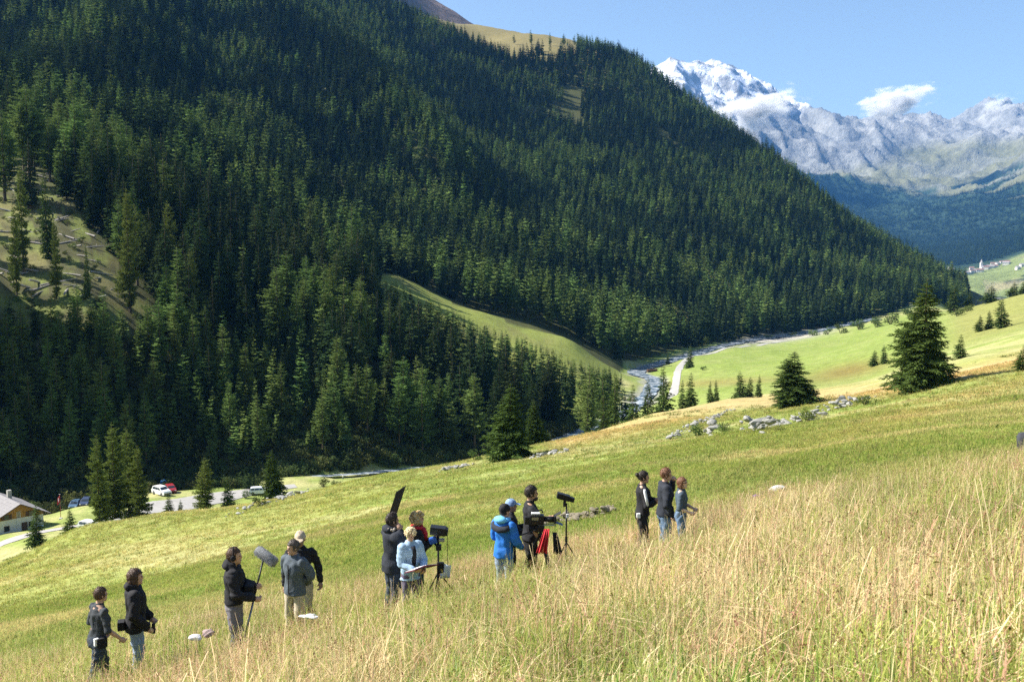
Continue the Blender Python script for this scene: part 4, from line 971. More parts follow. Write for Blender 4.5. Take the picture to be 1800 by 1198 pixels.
def person(label, px, y, top, yaw, top_mat, leg_mat, hair_mat, hair='short', R=None, L=None, hem=.88, sleeve=1.0, puff=.022, hood=None, head=(0, 0), lean=0.0,
           skincol=(.50, .31, .22), walk=.0, curl=.6, open_front=None, detail=True, fur=None, name='top'):
    p = ground_at(px, y); zt = at(px, top, y).z; Hh = (zt - p.z) ; k = Hh / 1.755
    e = empty('person', p, R_(yaw)); tag(e, label, 'person'); e.scale = (k, k, k)
    ab = lean; seed = int(px)
    def tl(v):           # lean the upper body forward about the hips
        v = Vector(v)
        if v.z > .95: a = ab; dz = v.z - .95; return Vector((v.x * math.cos(a) + dz * math.sin(a), v.y, .95 + dz * math.cos(a) - v.x * math.sin(a)))
        return v
    arms = dict(R=R or T0['arm']['R'], L=L or T0['arm']['L'])
    rows = [(.84, 0, .09, .14), (.93, -.01, .115, .168), (1.03, .0, .10, .148), (1.14, .008, .10, .142), (1.27, .012, .115, .165), (1.37, .0, .108, .175), (1.44, -.012, .08, .14), (1.50, -.012, .055, .065)]
    rl = [(z * 1.0, cx + math.sin(ab) * max(0, z - .95), rx, ry) for z, cx, rx, ry in rows]
    hip = [(0, s * .088, .90) for s in (-1, 1)]; kn = [(.03 + walk * s * .16, s * .105, .49) for s in (-1, 1)]; an = [(-.03 + walk * s * .24, s * .115, .08) for s in (-1, 1)]
    # -- body
    b = MB(); loft(b, rl)
    for q, s in zip((0, 1), (-1, 1)):
        limb(b, [hip[q], kn[q], (an[q][0] * .5 + kn[q][0] * .5 - .015, an[q][1], .32), an[q]], [.08, .053, .052, .036]); limb(b, [an[q], (an[q][0] + .13, an[q][1], .035)], [.036, .03])
    sh = {}
    for key, s in (('R', -1), ('L', 1)):
        S = tl((0, s * .178, 1.405)); E = tl(arms[key][0]); W = tl(arms[key][1]); sh[key] = (S, E, W)
        limb(b, [S, (S + E) / 2, E, (E + W) / 2, W], [.055, .046, .040, .038, .027])
        d = (W - E).normalized(); nrm = Vector((.3, -s, .2)) if d.z < -.6 else Vector((0, -s * .7, .3 if d.z < .3 else -.2))
        hand(b, W, d, nrm, s, curl)
    hc = tl((.02, 0, 1.635)); nb = tl((-.012, 0, 1.44))
    limb(b, [nb, hc + Vector((-.015, 0, -.08))], [.058, .053])
    HR = Matrix.Rotation(R_(head[0]), 3, 'Z') @ Matrix.Rotation(R_(head[1]), 3, 'Y')
    def hp(v): return hc + HR @ Vector(v)
    b.ell(hp((-.005, 0, .012)), (.096, .076, .106), 20, 14, HR); b.ell(hp((.028, 0, -.055)), (.066, .057, .062), 16, 10, HR); b.ell(hp((.093, 0, -.012)), (.02, .012, .026), 8, 6, HR)
    b.ell(hp((.072, 0, .03)), (.022, .052, .014), 10, 6, HR); b.ell(hp((.082, 0, -.062)), (.012, .024, .012), 8, 6, HR); b.ell(hp((.072, 0, -.098)), (.02, .022, .018), 8, 6, HR)
    for s in (-1, 1): b.ell(hp((-.012, s * .078, -.005)), (.018, .009, .031), 8, 6, HR)
    soft('body', b, e, skin(skincol), .0075 if detail else .02, dec=.34 if detail else .6, smooth=2)
    for s in (-1, 1): MB().ell(hp((.082, s * .031, .010)), (.010, .013, .009), 8, 6, HR).build('eye', M_eye, e, True)
    MB().ell(hp((.0925, 0, -.063)), (.005, .022, .006), 8, 6, HR).build('mouth', M_lip, e, True)
    # -- clothes
    j = MB(); lo = [(hem, 0, .118 + puff, .168 + puff)] + [(z, cx, rx + puff, ry + puff * .9) for z, cx, rx, ry in rl if z > hem + .04 and z < 1.49] + [(1.475, rl[-1][1], .068 + puff * .5, .078 + puff * .5)]
    loft(j, lo, 22)
    for key in 'RL':
        S, E, W = sh[key]; r = [.058 + puff, .050 + puff, .044 + puff, .042 + puff * .8, .034 + puff * .6]
        path = [S, (S + E) / 2, E, (E + W) / 2, W - (W - E).normalized() * .015]
        if sleeve < 1: nn = max(2, int(round(sleeve * 4)) + 1); path, r = path[:nn], r[:nn]
        limb(j, path, r)
    j.ell(sh['R'][0] * .5 + sh['L'][0] * .5 + Vector((0, 0, .01)), (.075 + puff, .2, .05 + puff), 14, 8)
    if hood:
        j.ell(hc + Vector((-.10, 0, -.115)), (.075, .12, .062), 14, 10); j.ell(hc + Vector((-.04, .07, -.12)), (.08, .05, .045), 10, 8); j.ell(hc + Vector((-.04, -.07, -.12)), (.08, .05, .045), 10, 8)
    else: j.tube([hc + Vector((-.03, 0, -.16)), hc + Vector((-.03, 0, -.115))], [.085 if puff > .016 else .074, .078 if puff > .016 else .066], n=14)
    soft(name, j, e, top_mat, .013 if detail else .025, .0095 if puff > .013 else .0065, dec=.55, seed=seed)
    t = MB(); loft(t, [(.80, -.005, .112, .165), (.88, -.01, .13, .18), (.96, -.005, .128, .178), (1.02, 0, .118, .165)], 20)
    for q in (0, 1): limb(t, [hip[q], ((hip[q][0] + kn[q][0]) / 2, kn[q][1] * .97, .68), kn[q], (an[q][0] * .5 + kn[q][0] * .5 - .01, an[q][1], .30), (an[q][0], an[q][1], .10)], [.102, .092, .076, .070, .066])
    soft('trousers', t, e, leg_mat, .014 if detail else .028, .009, dec=.55, seed=seed + 5)
    for q in (0, 1):
        sb = MB(); limb(sb, [(an[q][0] - .03, an[q][1], .05), (an[q][0] + .06, an[q][1], .045), (an[q][0] + .16, an[q][1], .035)], [.05, .048, .038]); sb.build('shoe', M_shoe, e, True)
    # -- hair or hat
    h = MB(); g = np.random.default_rng(seed)
    def scalp(r, c, fx=.045, fz=.05, low=-.05):
        bm = bmesh.new(); bmesh.ops.create_uvsphere(bm, u_segments=28, v_segments=18, radius=1)
        for v in bm.verts:
            q = Vector((v.co.x * r[0] + c[0], v.co.y * r[1] + c[1], v.co.z * r[2] + c[2]))
            if (q.x > fx and q.z < fz) or (q.z < low) or (q.x > .0 and q.z < -.03): q = Vector((q.x * .62 - .02, q.y * .75, q.z * .75))
            else: q += Vector(g.normal(0, .0035, 3))
            v.co = hp(q)
        h.bm(bm)
    if hair in ('short', 'bun'): scalp((.108, .086, .112), (-.012, 0, .026)); 
    if hair == 'bun': h.ell(hp((-.125, 0, .055)), (.042, .042, .04), 12, 8); h.ell(hp((-.10, .03, .02)), (.03, .02, .03), 8, 6)
    if hair == 'bob': scalp((.116, .098, .118), (-.014, 0, .02), .05, .05, -.14); h.ell(hp((-.06, 0, -.06)), (.06, .088, .07), 14, 8); h.ell(hp((-.01, .078, -.045)), (.045, .022, .065), 10, 8); h.ell(hp((-.01, -.078, -.045)), (.045, .022, .065), 10, 8)
    if hair in ('curly', 'curlyshort'):
        rr = (.125, .112, .118) if hair == 'curly' else (.108, .095, .108)
        for k_ in range(150):
            d = g.normal(0, 1, 3); d /= np.linalg.norm(d)
            if d[0] > .45 and d[2] < .35: continue
            if d[2] < (-.75 if hair == 'curly' else -.3): continue
            s_ = g.uniform(.016, .030); h.ell(hp((d[0] * rr[0] - .015, d[1] * rr[1], d[2] * rr[2] + .02)), (s_, s_, s_), 7, 5)
        h.ell(hp((-.02, 0, .03)), (.098, .082, .095), 14, 10)
    if hair in ('cap', 'beanie'):
        scalp((.110, .090, .108), (-.008, 0, .036), .06, .035, .005)
        if hair == 'cap':
            bm = bmesh.new(); bmesh.ops.create_uvsphere(bm, u_segments=18, v_segments=8, radius=1); h.bm(bm, Matrix.Translation(hp((.115, 0, .042))) @ HR.to_4x4() @ Matrix.Rotation(.2, 4, 'Y') @ Matrix.Diagonal((.078, .068, .008, 1)))
    if hair not in ('cap', 'beanie') and detail:
        nv_ = len(h.V)
        for k_ in range(420):
            v = Vector(h.V[g.integers(0, nv_)]); d = v - hc
            if d.dot(HR @ Vector((1, 0, 0))) > .075 and d.z < .03: continue
            u_ = d.normalized() * .4 + Vector(g.normal(0, .6, 3)) + Vector((0, 0, -.35)); u_.normalize(); L_ = g.uniform(.012, .034); s2 = u_.cross(d).normalized() * .004
            h.add([v - s2, v + s2, v + u_ * L_ + d.normalized() * .008], [(0, 1, 2)])
    h.build('cap' if hair in ('cap', 'beanie') else 'hair', hair_mat, e, True)
    if hair in ('cap', 'beanie'):
        hb = MB(); hb.ell(hp((-.035, 0, -.012)), (.075, .080, .05), 12, 8); hb.build('hair', M_hair_dark, e, True)
    if fur is not None:
        f = MB()
        for k_ in range(46):
            a = k_ / 46 * 6.28; q = hc + Vector((-.05 + .085 * math.cos(a), .115 * math.sin(a), -.115 + g.normal(0, .008))); s_ = g.uniform(.014, .026); f.ell(q, (s_, s_, s_), 6, 5)
        f.build('fur_collar', fur, e, True)
    return e, k, hp, sh
R_ = math.radians
M_shoe = cloth('shoe_leather', (.05, .045, .04)); M_hair_dark = plain('dark_hair', (.028, .020, .016), .55, var=.3, scale=40, bump=.4, bscale=120)
M_hair_brown = plain('brown_hair', (.075, .042, .026), .5, var=.3, scale=40, bump=.4, bscale=120); M_hair_red = plain('auburn_hair', (.16, .075, .04), .5, var=.3, scale=40, bump=.4, bscale=120)
M_hair_grey = plain('greying_hair', (.09, .075, .065), .5, var=.35, scale=40, bump=.4, bscale=120); M_hair_blond = plain('blond_hair', (.58, .42, .20), .5, var=.3, scale=40, bump=.4, bscale=120); M_hair_pale = plain('pale_blond_hair', (.66, .53, .32), .5, var=.3, scale=40, bump=.4, bscale=120)
black = cloth('black_cloth', (.016, .016, .019)); charcoal = cloth('charcoal_cloth', (.042, .048, .056)); navy = cloth('dark_navy_cloth', (.022, .026, .036)); jeans = cloth('blue_jeans', (.11, .17, .26)); jeansd = cloth('dark_jeans', (.045, .06, .085)); jeansl = cloth('faded_jeans', (.24, .31, .42))
grey = cloth('grey_cloth', (.17, .16, .175)); slate = cloth('slate_jacket', (.085, .105, .125)); beige = cloth('beige_cloth', (.47, .41, .30)); denim = cloth('light_denim', (.32, .45, .60)); blue = cloth('blue_shell', (.02, .16, .55), .6); lblue = cloth('sky_blue_lining', (.16, .50, .82), .7); teal = cloth('slate_blue_tee', (.06, .085, .11)); red = cloth('red_cloth', (.55, .035, .045)); white = cloth('white_cloth', (.75, .75, .75)); plum = cloth('plum_jeans', (.12, .10, .16))
def strap(e, name, c, d, mat, rot=None, bev=.01): return MB().box(c, d, rot, bev).build(name, mat, e)

e, k, hp, sh = person('man in charcoal polo shirt and cut-off jeans, walking at far left', 175, 13.5, 1034, 48, charcoal, jeansd, M_hair_brown, 'short', R=((.04, -.27, 1.13), (.24, -.28, .95)), L=((.0, .26, 1.14), (.18, .22, .95)), sleeve=.5, puff=.014, lean=.10, walk=.8, name='shirt')
strap(e, 'tool_pouch', (-.02, -.20, .93), (.16, .06, .16), black); strap(e, 'paper_roll', (-.10, -.18, .96), (.07, .05, .12), white)
e, k, hp, sh = person('brown-haired woman in black padded jacket and jeans, second from left', 243, 14.1, 1000, 18, black, jeansl, M_hair_brown, 'bob', R=((.0, -.27, 1.13), (.17, -.22, .93)), L=((.02, .26, 1.13), (.20, .14, .95)), hem=.84, puff=.04, hood=True, name='jacket')
strap(e, 'belt_bag', (-.20, -.05, .95), (.10, .16, .13), black); strap(e, 'radio', (.25, -.20, .90), (.05, .04, .15), black)
e, k, hp, sh = person('bearded sound man in black hoodie with headphones, holding the boom pole', 415, 13.8, 963, 8, black, grey, M_hair_brown, 'short', R=((.05, -.27, 1.16), (.30, -.21, 1.07)), L=((.10, .25, 1.16), (.30, .08, 1.16)), hem=.95, puff=.03, hood=True, curl=1.0, name='hoodie')
hb = MB(); hb.tube([hp((-.01, .092 * math.cos(a), .012 + .125 * math.sin(a))) for a in np.linspace(0, math.pi, 13)], .009, n=6)
for s in (-1, 1): hb.ell(hp((-.008, s * .095, -.004)), (.04, .02, .045), 10, 8)
hb.build('headphones', black, e, True); strap(e, 'mixer_bag', (.22, .02, 1.12), (.14, .26, .20), black, bev=.025)
e, k, hp, sh = person('man in slate grey jacket and beige trousers with hands behind his back', 520, 15.4, 949, -118, slate, beige, M_hair_grey, 'short', R=((-.10, -.28, 1.17), (-.17, -.07, 1.0)), L=((-.10, .28, 1.17), (-.17, .09, .98)), hem=.84, puff=.034, head=(-25, 4), name='jacket')
strap(e, 'zip', (.155, 0, 1.12), (.012, .014, .5), black, bev=0)
e, k, hp, sh = person('man in beige baseball cap and black top behind the slate grey jacket', 531, 16.4, 934, -75, black, beige, cloth('beige_cap', (.50, .40, .29)), 'cap', L=((-.02, .29, 1.14), (.02, .31, .90)), puff=.02, head=(-10, 8), name='top', skincol=(.30, .18, .12))
e, k, hp, sh = person('man in black jacket with pale fur hood, carrying the black board', 690, 16.0, 902, 30, navy, jeansd, M_hair_dark, 'short', R=((.10, -.27, 1.27), (.08, -.17, 1.50)), L=((.10, .27, 1.25), (.14, .15, 1.46)), hem=.80, puff=.036, hood=True, fur=plain('pale_fur', (.55, .47, .38), .9, var=.4, scale=50), curl=1.1, name='jacket', skincol=(.36, .22, .15))
E6 = e
e, k, hp, sh = person('woman with big curly blond hair, red scarf and black top', 734, 16.7, 900, 12, black, jeansd, M_hair_blond, 'curly', R=((.08, -.24, 1.15), (.29, -.14, 1.30)), L=((.06, .24, 1.14), (.24, .14, 1.2)), puff=.022, hem=.86, curl=.35, name='top')
sc = MB(); sc.tube([hp((.09 * math.cos(a) - .02, .095 * math.sin(a), -.145 + .012 * math.sin(3 * a))) for a in np.linspace(0, 6.283, 18)], .034, n=8, cap=False); sc.tube([hp((.08, -.05, -.15)), hp((.12, -.07, -.26)), hp((.12, -.08, -.36))], [.045, .05, .035], n=8); sc.build('scarf', red, e, True)
e, k, hp, sh = person('short person with pale curly hair and light denim jacket, writing in an open folder', 722, 15.6, 928, -52, denim, plum, M_hair_pale, 'curlyshort', R=((.08, -.25, 1.12), (.30, -.12, 1.06)), L=((.08, .25, 1.12), (.29, .12, 1.02)), hem=.78, puff=.036, head=(0, 26), curl=.5, name='jacket')
ds = MB(); ds.tube([(.095, 0, 1.43), (.125, 0, 1.34), (.138, 0, 1.22), (.135, 0, 1.06)], [.045, .055, .05, .035], n=10); ds.build('dark_shirt', black, e, True)
fo = empty('folder', (0, 0, 0)); tag(fo, 'open dark red folder with white pages held by the denim jacket', 'folder')
fp = e.matrix_basis @ Vector((.40, 0, 1.07)); fo.location = fp; fo.rotation_euler = (0, R_(-22), R_(-52))
MB().box((0, -.115, .012), (.32, .23, .012), Matrix.Rotation(.12, 3, 'X'), .003).build('cover', cloth('maroon_cover', (.16, .03, .05)), fo); MB().box((0, .115, .012), (.32, .23, .012), Matrix.Rotation(-.12, 3, 'X'), .003).build('cover', cloth('maroon_cover', (.16, .03, .05)), fo)
MB().box((0, .11, .028), (.28, .20, .006), Matrix.Rotation(-.12, 3, 'X')).build('page', white, fo); MB().box((0, -.11, .028), (.28, .20, .006), Matrix.Rotation(.12, 3, 'X')).build('page', white, fo)
e, k, hp, sh = person('man in bright blue jacket and black cap seen from behind', 886, 17.6, 887, 48, blue, jeansl, cloth('black_cap', (.018, .018, .02)), 'beanie', R=((.04, -.27, 1.14), (.22, -.22, 1.0)), L=((.04, .27, 1.14), (.22, .2, 1.0)), hem=.82, puff=.036, name='jacket')
hd = MB(); hd.ell(hp((-.115, 0, -.125)), (.088, .13, .07), 14, 10); hd.ell(hp((-.03, .085, -.13)), (.085, .05, .045), 10, 8); hd.ell(hp((-.03, -.085, -.13)), (.085, .05, .045), 10, 8); hd.build('hood', lblue, e, True)
bs = MB(); bs.tube([(-.06, -.205, 1.41), (-.125, -.14, 1.37), (-.150, 0, 1.345), (-.125, .14, 1.37), (-.06, .205, 1.41)], [.03, .034, .034, .034, .03], n=8, flat=1.7); bs.build('shoulder_panel', navy, e, True)
e, k, hp, sh = person('man in blue-grey baseball cap behind the bright blue jacket', 897, 18.5, 878, 2, black, black, cloth('blue_grey_cap', (.22, .32, .50)), 'cap', R=((.16, -.25, 1.20), (.40, -.19, 1.17)), L=((.08, .25, 1.15), (.26, .14, 1.2)), puff=.024, name='top', skincol=(.36, .22, .16))
e, k, hp, sh = person('cameraman in black t-shirt standing behind the film camera', 932, 17.9, 854, 8, black, black, M_hair_dark, 'short', R=((-.0, -.26, 1.13), (.14, -.25, .90)), L=((.05, .26, 1.16), (.30, .14, 1.18)), sleeve=.5, puff=.014, name='shirt', skincol=(.38, .23, .15))
bd = MB(); bd.ell(hp((.05, 0, -.085)), (.058, .06, .045), 12, 8); bd.build('beard', M_hair_dark, e, True)
e, k, hp, sh = person('woman with black hair bun and white-striped black jacket, arms crossed', 1128, 18.4, 828, 2, black, black, M_hair_dark, 'bun', R=((.05, -.26, 1.14), (.24, -.04, 1.15)), L=((.08, .26, 1.16), (.24, .0, 1.20)), puff=.024, hem=.90, name='jacket')
S, E, W = sh['R']; sp_ = MB(); o_ = Vector((0, -.068, .02)); sp_.tube([S + Vector((0, -.055, .055)), S + o_ * 1.0, (S + E) / 2 + o_ * .98, E + o_ * .9], [.022, .03, .028, .022], n=8, flat=.4, flatdir=(1, 0, 0)); sp_.build('sleeve_stripe', white, e, True); strap(e, 'pocket_cloth', (-.10, -.16, .93), (.07, .06, .09), white)
e, k, hp, sh = person('man in black sweater with his hand at his chin', 1167, 18.0, 823, 4, navy, jeans, M_hair_red, 'short', R=((-.01, -.27, 1.13), (.10, -.24, .92)), L=((.16, .24, 1.20), (.165, .07, 1.50)), puff=.034, hem=.88, head=(0, 3), curl=1.0, name='sweater')
e, k, hp, sh = person('brown-haired youth in sunglasses and slate blue t-shirt, rightmost of the crew', 1196, 17.6, 839, -14, teal, jeans, M_hair_red, 'bob', R=((-.02, -.26, 1.13), (.20, -.2, 1.04)), L=((.04, .25, 1.13), (.26, .1, 1.06)), sleeve=.5, puff=.018, name='shirt', head=(-12, -6), skincol=(.62, .40, .29))
gl_ = MB(); gl_.ell(hp((.088, .032, .012)), (.012, .028, .018), 10, 6); gl_.ell(hp((.088, -.032, .012)), (.012, .028, .018), 10, 6); gl_.tube([hp((.09, -.05, .015)), hp((0, -.085, .01))], .005, n=4); gl_.build('sunglasses', plain('dark_lens', (.02, .02, .025), .1, var=.1, bump=0), e, True)
e, k, hp, sh = person('tiny distant figure in white standing at the stream bank', 603, 226, 833, 180, white, jeans, M_hair_dark, 'short', puff=.03, detail=False, name='jacket')
bake_all()
# ------------------------------------------------------------------ film gear
M_blackmetal = plain('black_metal', (.02, .02, .022), .45, metal=.3, var=.2, scale=20, bump=.1); M_grip = plain('grey_metal', (.25, .25, .26), .35, metal=.8, var=.1, bump=.05)
M_card = plain('black_board', (.022, .022, .024), .8, var=.2, scale=3, bump=.1)
# boom pole with furry wind shield
b0 = at(430, 1120, 13.6); b1 = at(463, 982, 14.0); e = empty('boom_pole', b0); tag(e, 'boom pole with grey furry microphone cover held by the sound man', 'microphone')
def rel(e, *pts): return [Vector(p) - e.location for p in pts]
q = rel(e, b0, b1); mid = q[0].lerp(q[1], .45)
MB().tube([q[0], mid], .015, n=8).build('pole', M_grip, e, True); MB().tube([mid, q[1]], .013, n=8).build('pole', M_blackmetal, e, True)
f0 = at(453, 966, 14.0) - e.location; f1 = at(483, 988, 13.9) - e.location; ax = (f1 - f0).normalized(); fb = MB(); g = np.random.default_rng(5)
fb.tube([f0 - ax * .02, f0, f0.lerp(f1, .5), f1, f1 + ax * .02], [.045, .066, .070, .066, .045], n=16)
fz = MB()
for i in range(900):
    t = g.uniform(-.08, 1.08); a = g.uniform(0, 6.28); c = f0.lerp(f1, t); n_ = ax.orthogonal().normalized(); n_ = Matrix.Rotation(a, 3, ax) @ n_
    r = .066 if 0 < t < 1 else .045; p0 = c + n_ * r; p1 = c + n_ * (r + .024) + ax * g.uniform(-.02, .02) + Vector((0, 0, -.006)); s_ = ax * .004
    fz.add([p0 - s_, p0 + s_, p1], [(0, 1, 2)])
M_fur = plain('grey_fur', (.20, .21, .22), .95, var=.45, scale=45, bump=.5, bscale=90)
w = fb.build('wind_shield', M_fur, e, True); fz.build('fur', M_fur, w)
MB().tube([q[1], f0.lerp(f1, .35)], .018, n=8).build('mount', M_blackmetal, e)
# black board carried on the shoulder
c = [at(713, 853, 16.75), at(697, 864, 16.5), at(676, 930, 16.4), at(691, 921, 16.7)]
cen = sum((Vector(v) for v in c), Vector()) / 4; e = tag(empty('board', cen), 'large flat black board carried upright by the fur hood man', 'board')
ex = ((c[0] - c[1]) + (c[3] - c[2])).normalized(); ez = ((c[0] - c[3]) + (c[1] - c[2])).normalized(); ey = ez.cross(ex).normalized(); wd = ((c[0] - c[1]).length + (c[3] - c[2]).length) / 2 + .06; hg = (c[0] - c[3]).length
rot = Matrix((ex, ey, ey.cross(ex) * -1)).transposed(); rot = Matrix(((ex.x, ey.x, ez.x), (ex.y, ey.y, ez.y), (ex.z, ey.z, ez.z)))
V = [v - cen + s * ey * .004 for s in (-1, 1) for v in c]
MB().add(V, [(0, 1, 2, 3), (7, 6, 5, 4), (0, 4, 5, 1), (1, 5, 6, 2), (2, 6, 7, 3), (3, 7, 4, 0)]).build('panel', M_card, e)
MB().tube([c[1] - cen, c[2] - cen], .006, n=6).build('edge_rail', M_blackmetal, e); MB().tube([c[0] - cen, c[3] - cen], .006, n=6).build('edge_rail', M_blackmetal, e)
def stand(name, px, y, ztop, label, cat, spread=.45):
    p = ground_at(px, y); e = empty(name, p); tag(e, label, cat); h = ztop - p.z
    MB().tube([(0, 0, .25), (0, 0, h)], .016, n=8).build('pole', M_blackmetal, e, True); MB().tube([(0, 0, h * .45), (0, 0, h * .52)], .026, n=8).build('collar', M_blackmetal, e)
    for k in range(3):
        a = k * 2.094 + .4; MB().tube([(0, 0, .62), (math.cos(a) * spread, math.sin(a) * spread, H1(p.x + math.cos(a) * spread, p.y + math.sin(a) * spread) - p.z)], .012, n=6).build('leg', M_blackmetal, e)
    return e, h
e, h = stand('monitor_stand', 771, 16.2, at(771, 948, 16.2).z, 'slim stand with hooded black monitor and white cloth beside the blond crew', 'monitor')
sc_ = 16.9 / FPX
mb = MB(); mb.box((0, 0, h + .16), (.26, .20, .13), Matrix.Rotation(.12, 3, 'Y'), .01); mb.box((.14, 0, h + .14), (.05, .16, .11), Matrix.Rotation(.12, 3, 'Y'), .01); mon = mb.build('monitor', M_blackmetal, e); MB().box((-.06, -.102, h + .162), (.12, .006, .09), Matrix.Rotation(.12, 3, 'Y')).build('screen', plain('screen_glass', (.02, .03, .05), .1, var=.1, bump=0), mon)
MB().box((-.08, -.03, h + .0), (.13, .10, .12), Matrix.Rotation(-.3, 3, 'Y'), .03).build('blue_battery', plain('blue_plastic', (.03, .10, .38), .4, var=.1, bump=.05), e)
MB().tube([(-.06, 0, h - .06), (0, 0, h - .14), (.0, 0, h + .1)], .022, n=8).build('bracket', M_blackmetal, e); MB().box((.06, -.02, h + .0), (.10, .06, .05), None, .01).build('clamp', M_grip, e)
MB().box((.01, -.03, h - .12), (.09, .08, .10), None, .015).build('bracket_knob', M_blackmetal, e)
MB().tube([(.15, 0, h + .22), (.155, 0, h - .2), (.15, -.01, h - .45)], .005, n=5).build('cable', M_blackmetal, e)
MB().box((.04, -.03, h - .46), (.12, .07, .18), None, .02).build('pouch', M_blackmetal, e)
cl = MB(); V = []; F = []
for i in range(6):
    for j in range(6): u, v = i / 5, j / 5; V.append((.05 + .17 * u - .03 * v, -.05 + .02 * math.sin(u * 7 + v * 3), h - .38 - .26 * v - .05 * u * (1 - v)))
for i in range(5):
    for j in range(5): F.append((i * 6 + j, i * 6 + j + 1, i * 6 + j + 7, i * 6 + j + 6))
o = cl.add(V, F).build('cloth', plain('pale_plastic_bag', (.62, .66, .74), .4, var=.1), e, True); md = o.modifiers.new('t', 'SOLIDIFY'); md.thickness = .004
# second stand with a black box on top
e, h = stand('light_stand', 995, 18.7, at(990, 884, 18.7).z, 'thin stand with tilted black box on top right of the film camera', 'stand', .35)
r_ = Matrix.Rotation(.28, 3, 'Y'); mb = MB(); mb.box((-.06, 0, h + .13), (.25, .16, .105), r_, .008); box = mb.build('box', M_blackmetal, e); MB().box((.105, 0, h + .075), (.09, .12, .085), r_, .008).build('lens_hood', M_blackmetal, box)
MB().tube([(-.04, 0, h - .06), (-.03, 0, h + .08)], .028, n=8).build('bracket', M_blackmetal, e); MB().box((.02, -.03, h - .24), (.05, .03, .08), None, .008).build('clip', white, e)
# film camera on its tripod
p = ground_at(950, 17.6); zc = at(944, 912, 17.6).z - p.z; e = empty('film_camera', p); tag(e, 'black film camera on a tripod in front of the cameraman', 'camera')
mb = MB(); mb.box((-.07, 0, zc), (.26, .16, .17), None, .015); bod = mb.build('camera_body', M_blackmetal, e); MB().box((-.10, -.083, zc + .03), (.12, .006, .05)).build('side_panel', M_grip, bod); MB().box((-.09, -.02, zc + .115), (.16, .09, .035), None, .01).build('top_plate', white, bod)
MB().tube([(-.15, 0, zc + .12), (-.13, 0, zc + .17), (.02, 0, zc + .17), (.04, 0, zc + .12)], .014, n=8).build('handle', M_blackmetal, bod)
MB().box((-.24, 0, zc - .02), (.09, .10, .14), None, .012).build('battery', M_blackmetal, e); 
MB().tube([(.06, 0, zc), (.12, 0, zc), (.13, 0, zc), (.24, 0, zc)], [.045, .045, .055, .055], n=16).build('lens', M_blackmetal, e, True)
mb = MB(); mb.box((.26, 0, zc), (.04, .17, .13), None, .006); mbx = mb.build('matte_box', M_blackmetal, e); MB().box((.31, 0, zc + .10), (.12, .16, .006), Matrix.Rotation(-.5, 3, 'Y')).build('top_flag', M_card, mbx); MB().box((.33, -.02, zc - .07), (.14, .14, .006), Matrix.Rotation(.35, 3, 'Y')).build('bottom_flag', plain('blue_grey_flag', (.10, .14, .24), .6), mbx)
MB().tube([(-.05, -.05, zc - .1), (.28, -.05, zc - .1)], .009, n=6).build('rod', M_grip, e); MB().tube([(-.05, .05, zc - .1), (.28, .05, zc - .1)], .009, n=6).build('rod', M_grip, e)
MB().box((-.02, 0, zc - .17), (.18, .13, .12), None, .02).build('fluid_head', M_blackmetal, e); MB().tube([(-.05, -.08, zc - .16), (-.45, -.16, zc - .28)], .012, n=6).build('pan_handle', M_blackmetal, e)
for k in range(3):
    a = k * 2.094 + 1.0; t = (math.cos(a) * .5, math.sin(a) * .5); MB().tube([(0, 0, zc - .25), (t[0] * .5, t[1] * .5, zc * .42), (*t, H1(p.x + t[0], p.y + t[1]) - p.z)], [.028, .024, .015], n=8).build('leg', M_grip if k == 0 else M_blackmetal, e)
# red cloth and black cover hanging from the tripod
def drape(name, c, w, h, mat, label, lean=.1, folds=4, seed=0):
    V = []; F = []; n1, n2 = 17, 9
    for i in range(n1):
        for j in range(n2):
            u = i / (n1 - 1); v = j / (n2 - 1); ww = w * (.45 + .55 * v)
            V.append(((u - .5) * ww - lean * v, .045 * math.sin(u * folds * 6.28 + seed) * (.4 + .6 * v) - .10 * math.sin(min(1, v * 2.5) * 1.57), -h * v + .05 * math.sin(min(1, v * 3) * 1.57)))
    for i in range(n1 - 1):
        for j in range(n2 - 1): F.append((i * n2 + j, i * n2 + j + 1, (i + 1) * n2 + j + 1, (i + 1) * n2 + j))
    o = MB().add(V, F).build(name, mat, None, True); o.location = c; md = o.modifiers.new('t', 'SOLIDIFY'); md.thickness = .008; return tag(o, label, 'cloth')
drape('cloth', at(962, 929, 17.3), .19, .46, red, 'bright red cloth hanging from the camera tripod', .10, 3, 0)
drape('cloth', at(975, 935, 17.6), .16, .42, black, 'black cover hanging right of the red cloth', -.06, 2, 1)
# things lying in the grass
def lay(name, px, py, y, mb, mat, label, cat, up=.30): o = mb.build(name, mat, None, True); p = ground_at(px, y); o.location = p + Vector((0, 0, up)); return tag(o, label, cat)
def lump(sx, sy, sz, seed):
    bm = bmesh.new(); bmesh.ops.create_icosphere(bm, subdivisions=3, radius=1); g = np.random.default_rng(seed); ds = g.normal(0, 2.6, (5, 3)); ph = g.uniform(0, 6, 5)
    for v in bm.verts: p = np.array(v.co); f = 1 + .30 * sum(math.sin(float(p @ d) + q) for d, q in zip(ds, ph)) / 2; v.co = (p[0] * sx * f, p[1] * sy * f, p[2] * sz * f)
    return MB().bm(bm)
def lay_at(name, px, py, y, mb, mat, label, cat):
    o = mb.build(name, mat, None, True); o.location = at(px, py, y); return tag(o, label, cat)
lay_at('paper_bag', 344, 1119, 13.4, lump(.075, .07, .04, 1), white, 'small white bag lying in the grass left of the sound man', 'bag')
lay_at('cloth_bundle', 366, 1112, 13.5, lump(.085, .07, .045, 2), plain('patterned_cloth', (.32, .24, .23), .9, var=.7, scale=22), 'crumpled brown patterned bundle beside the small white bag', 'bundle')
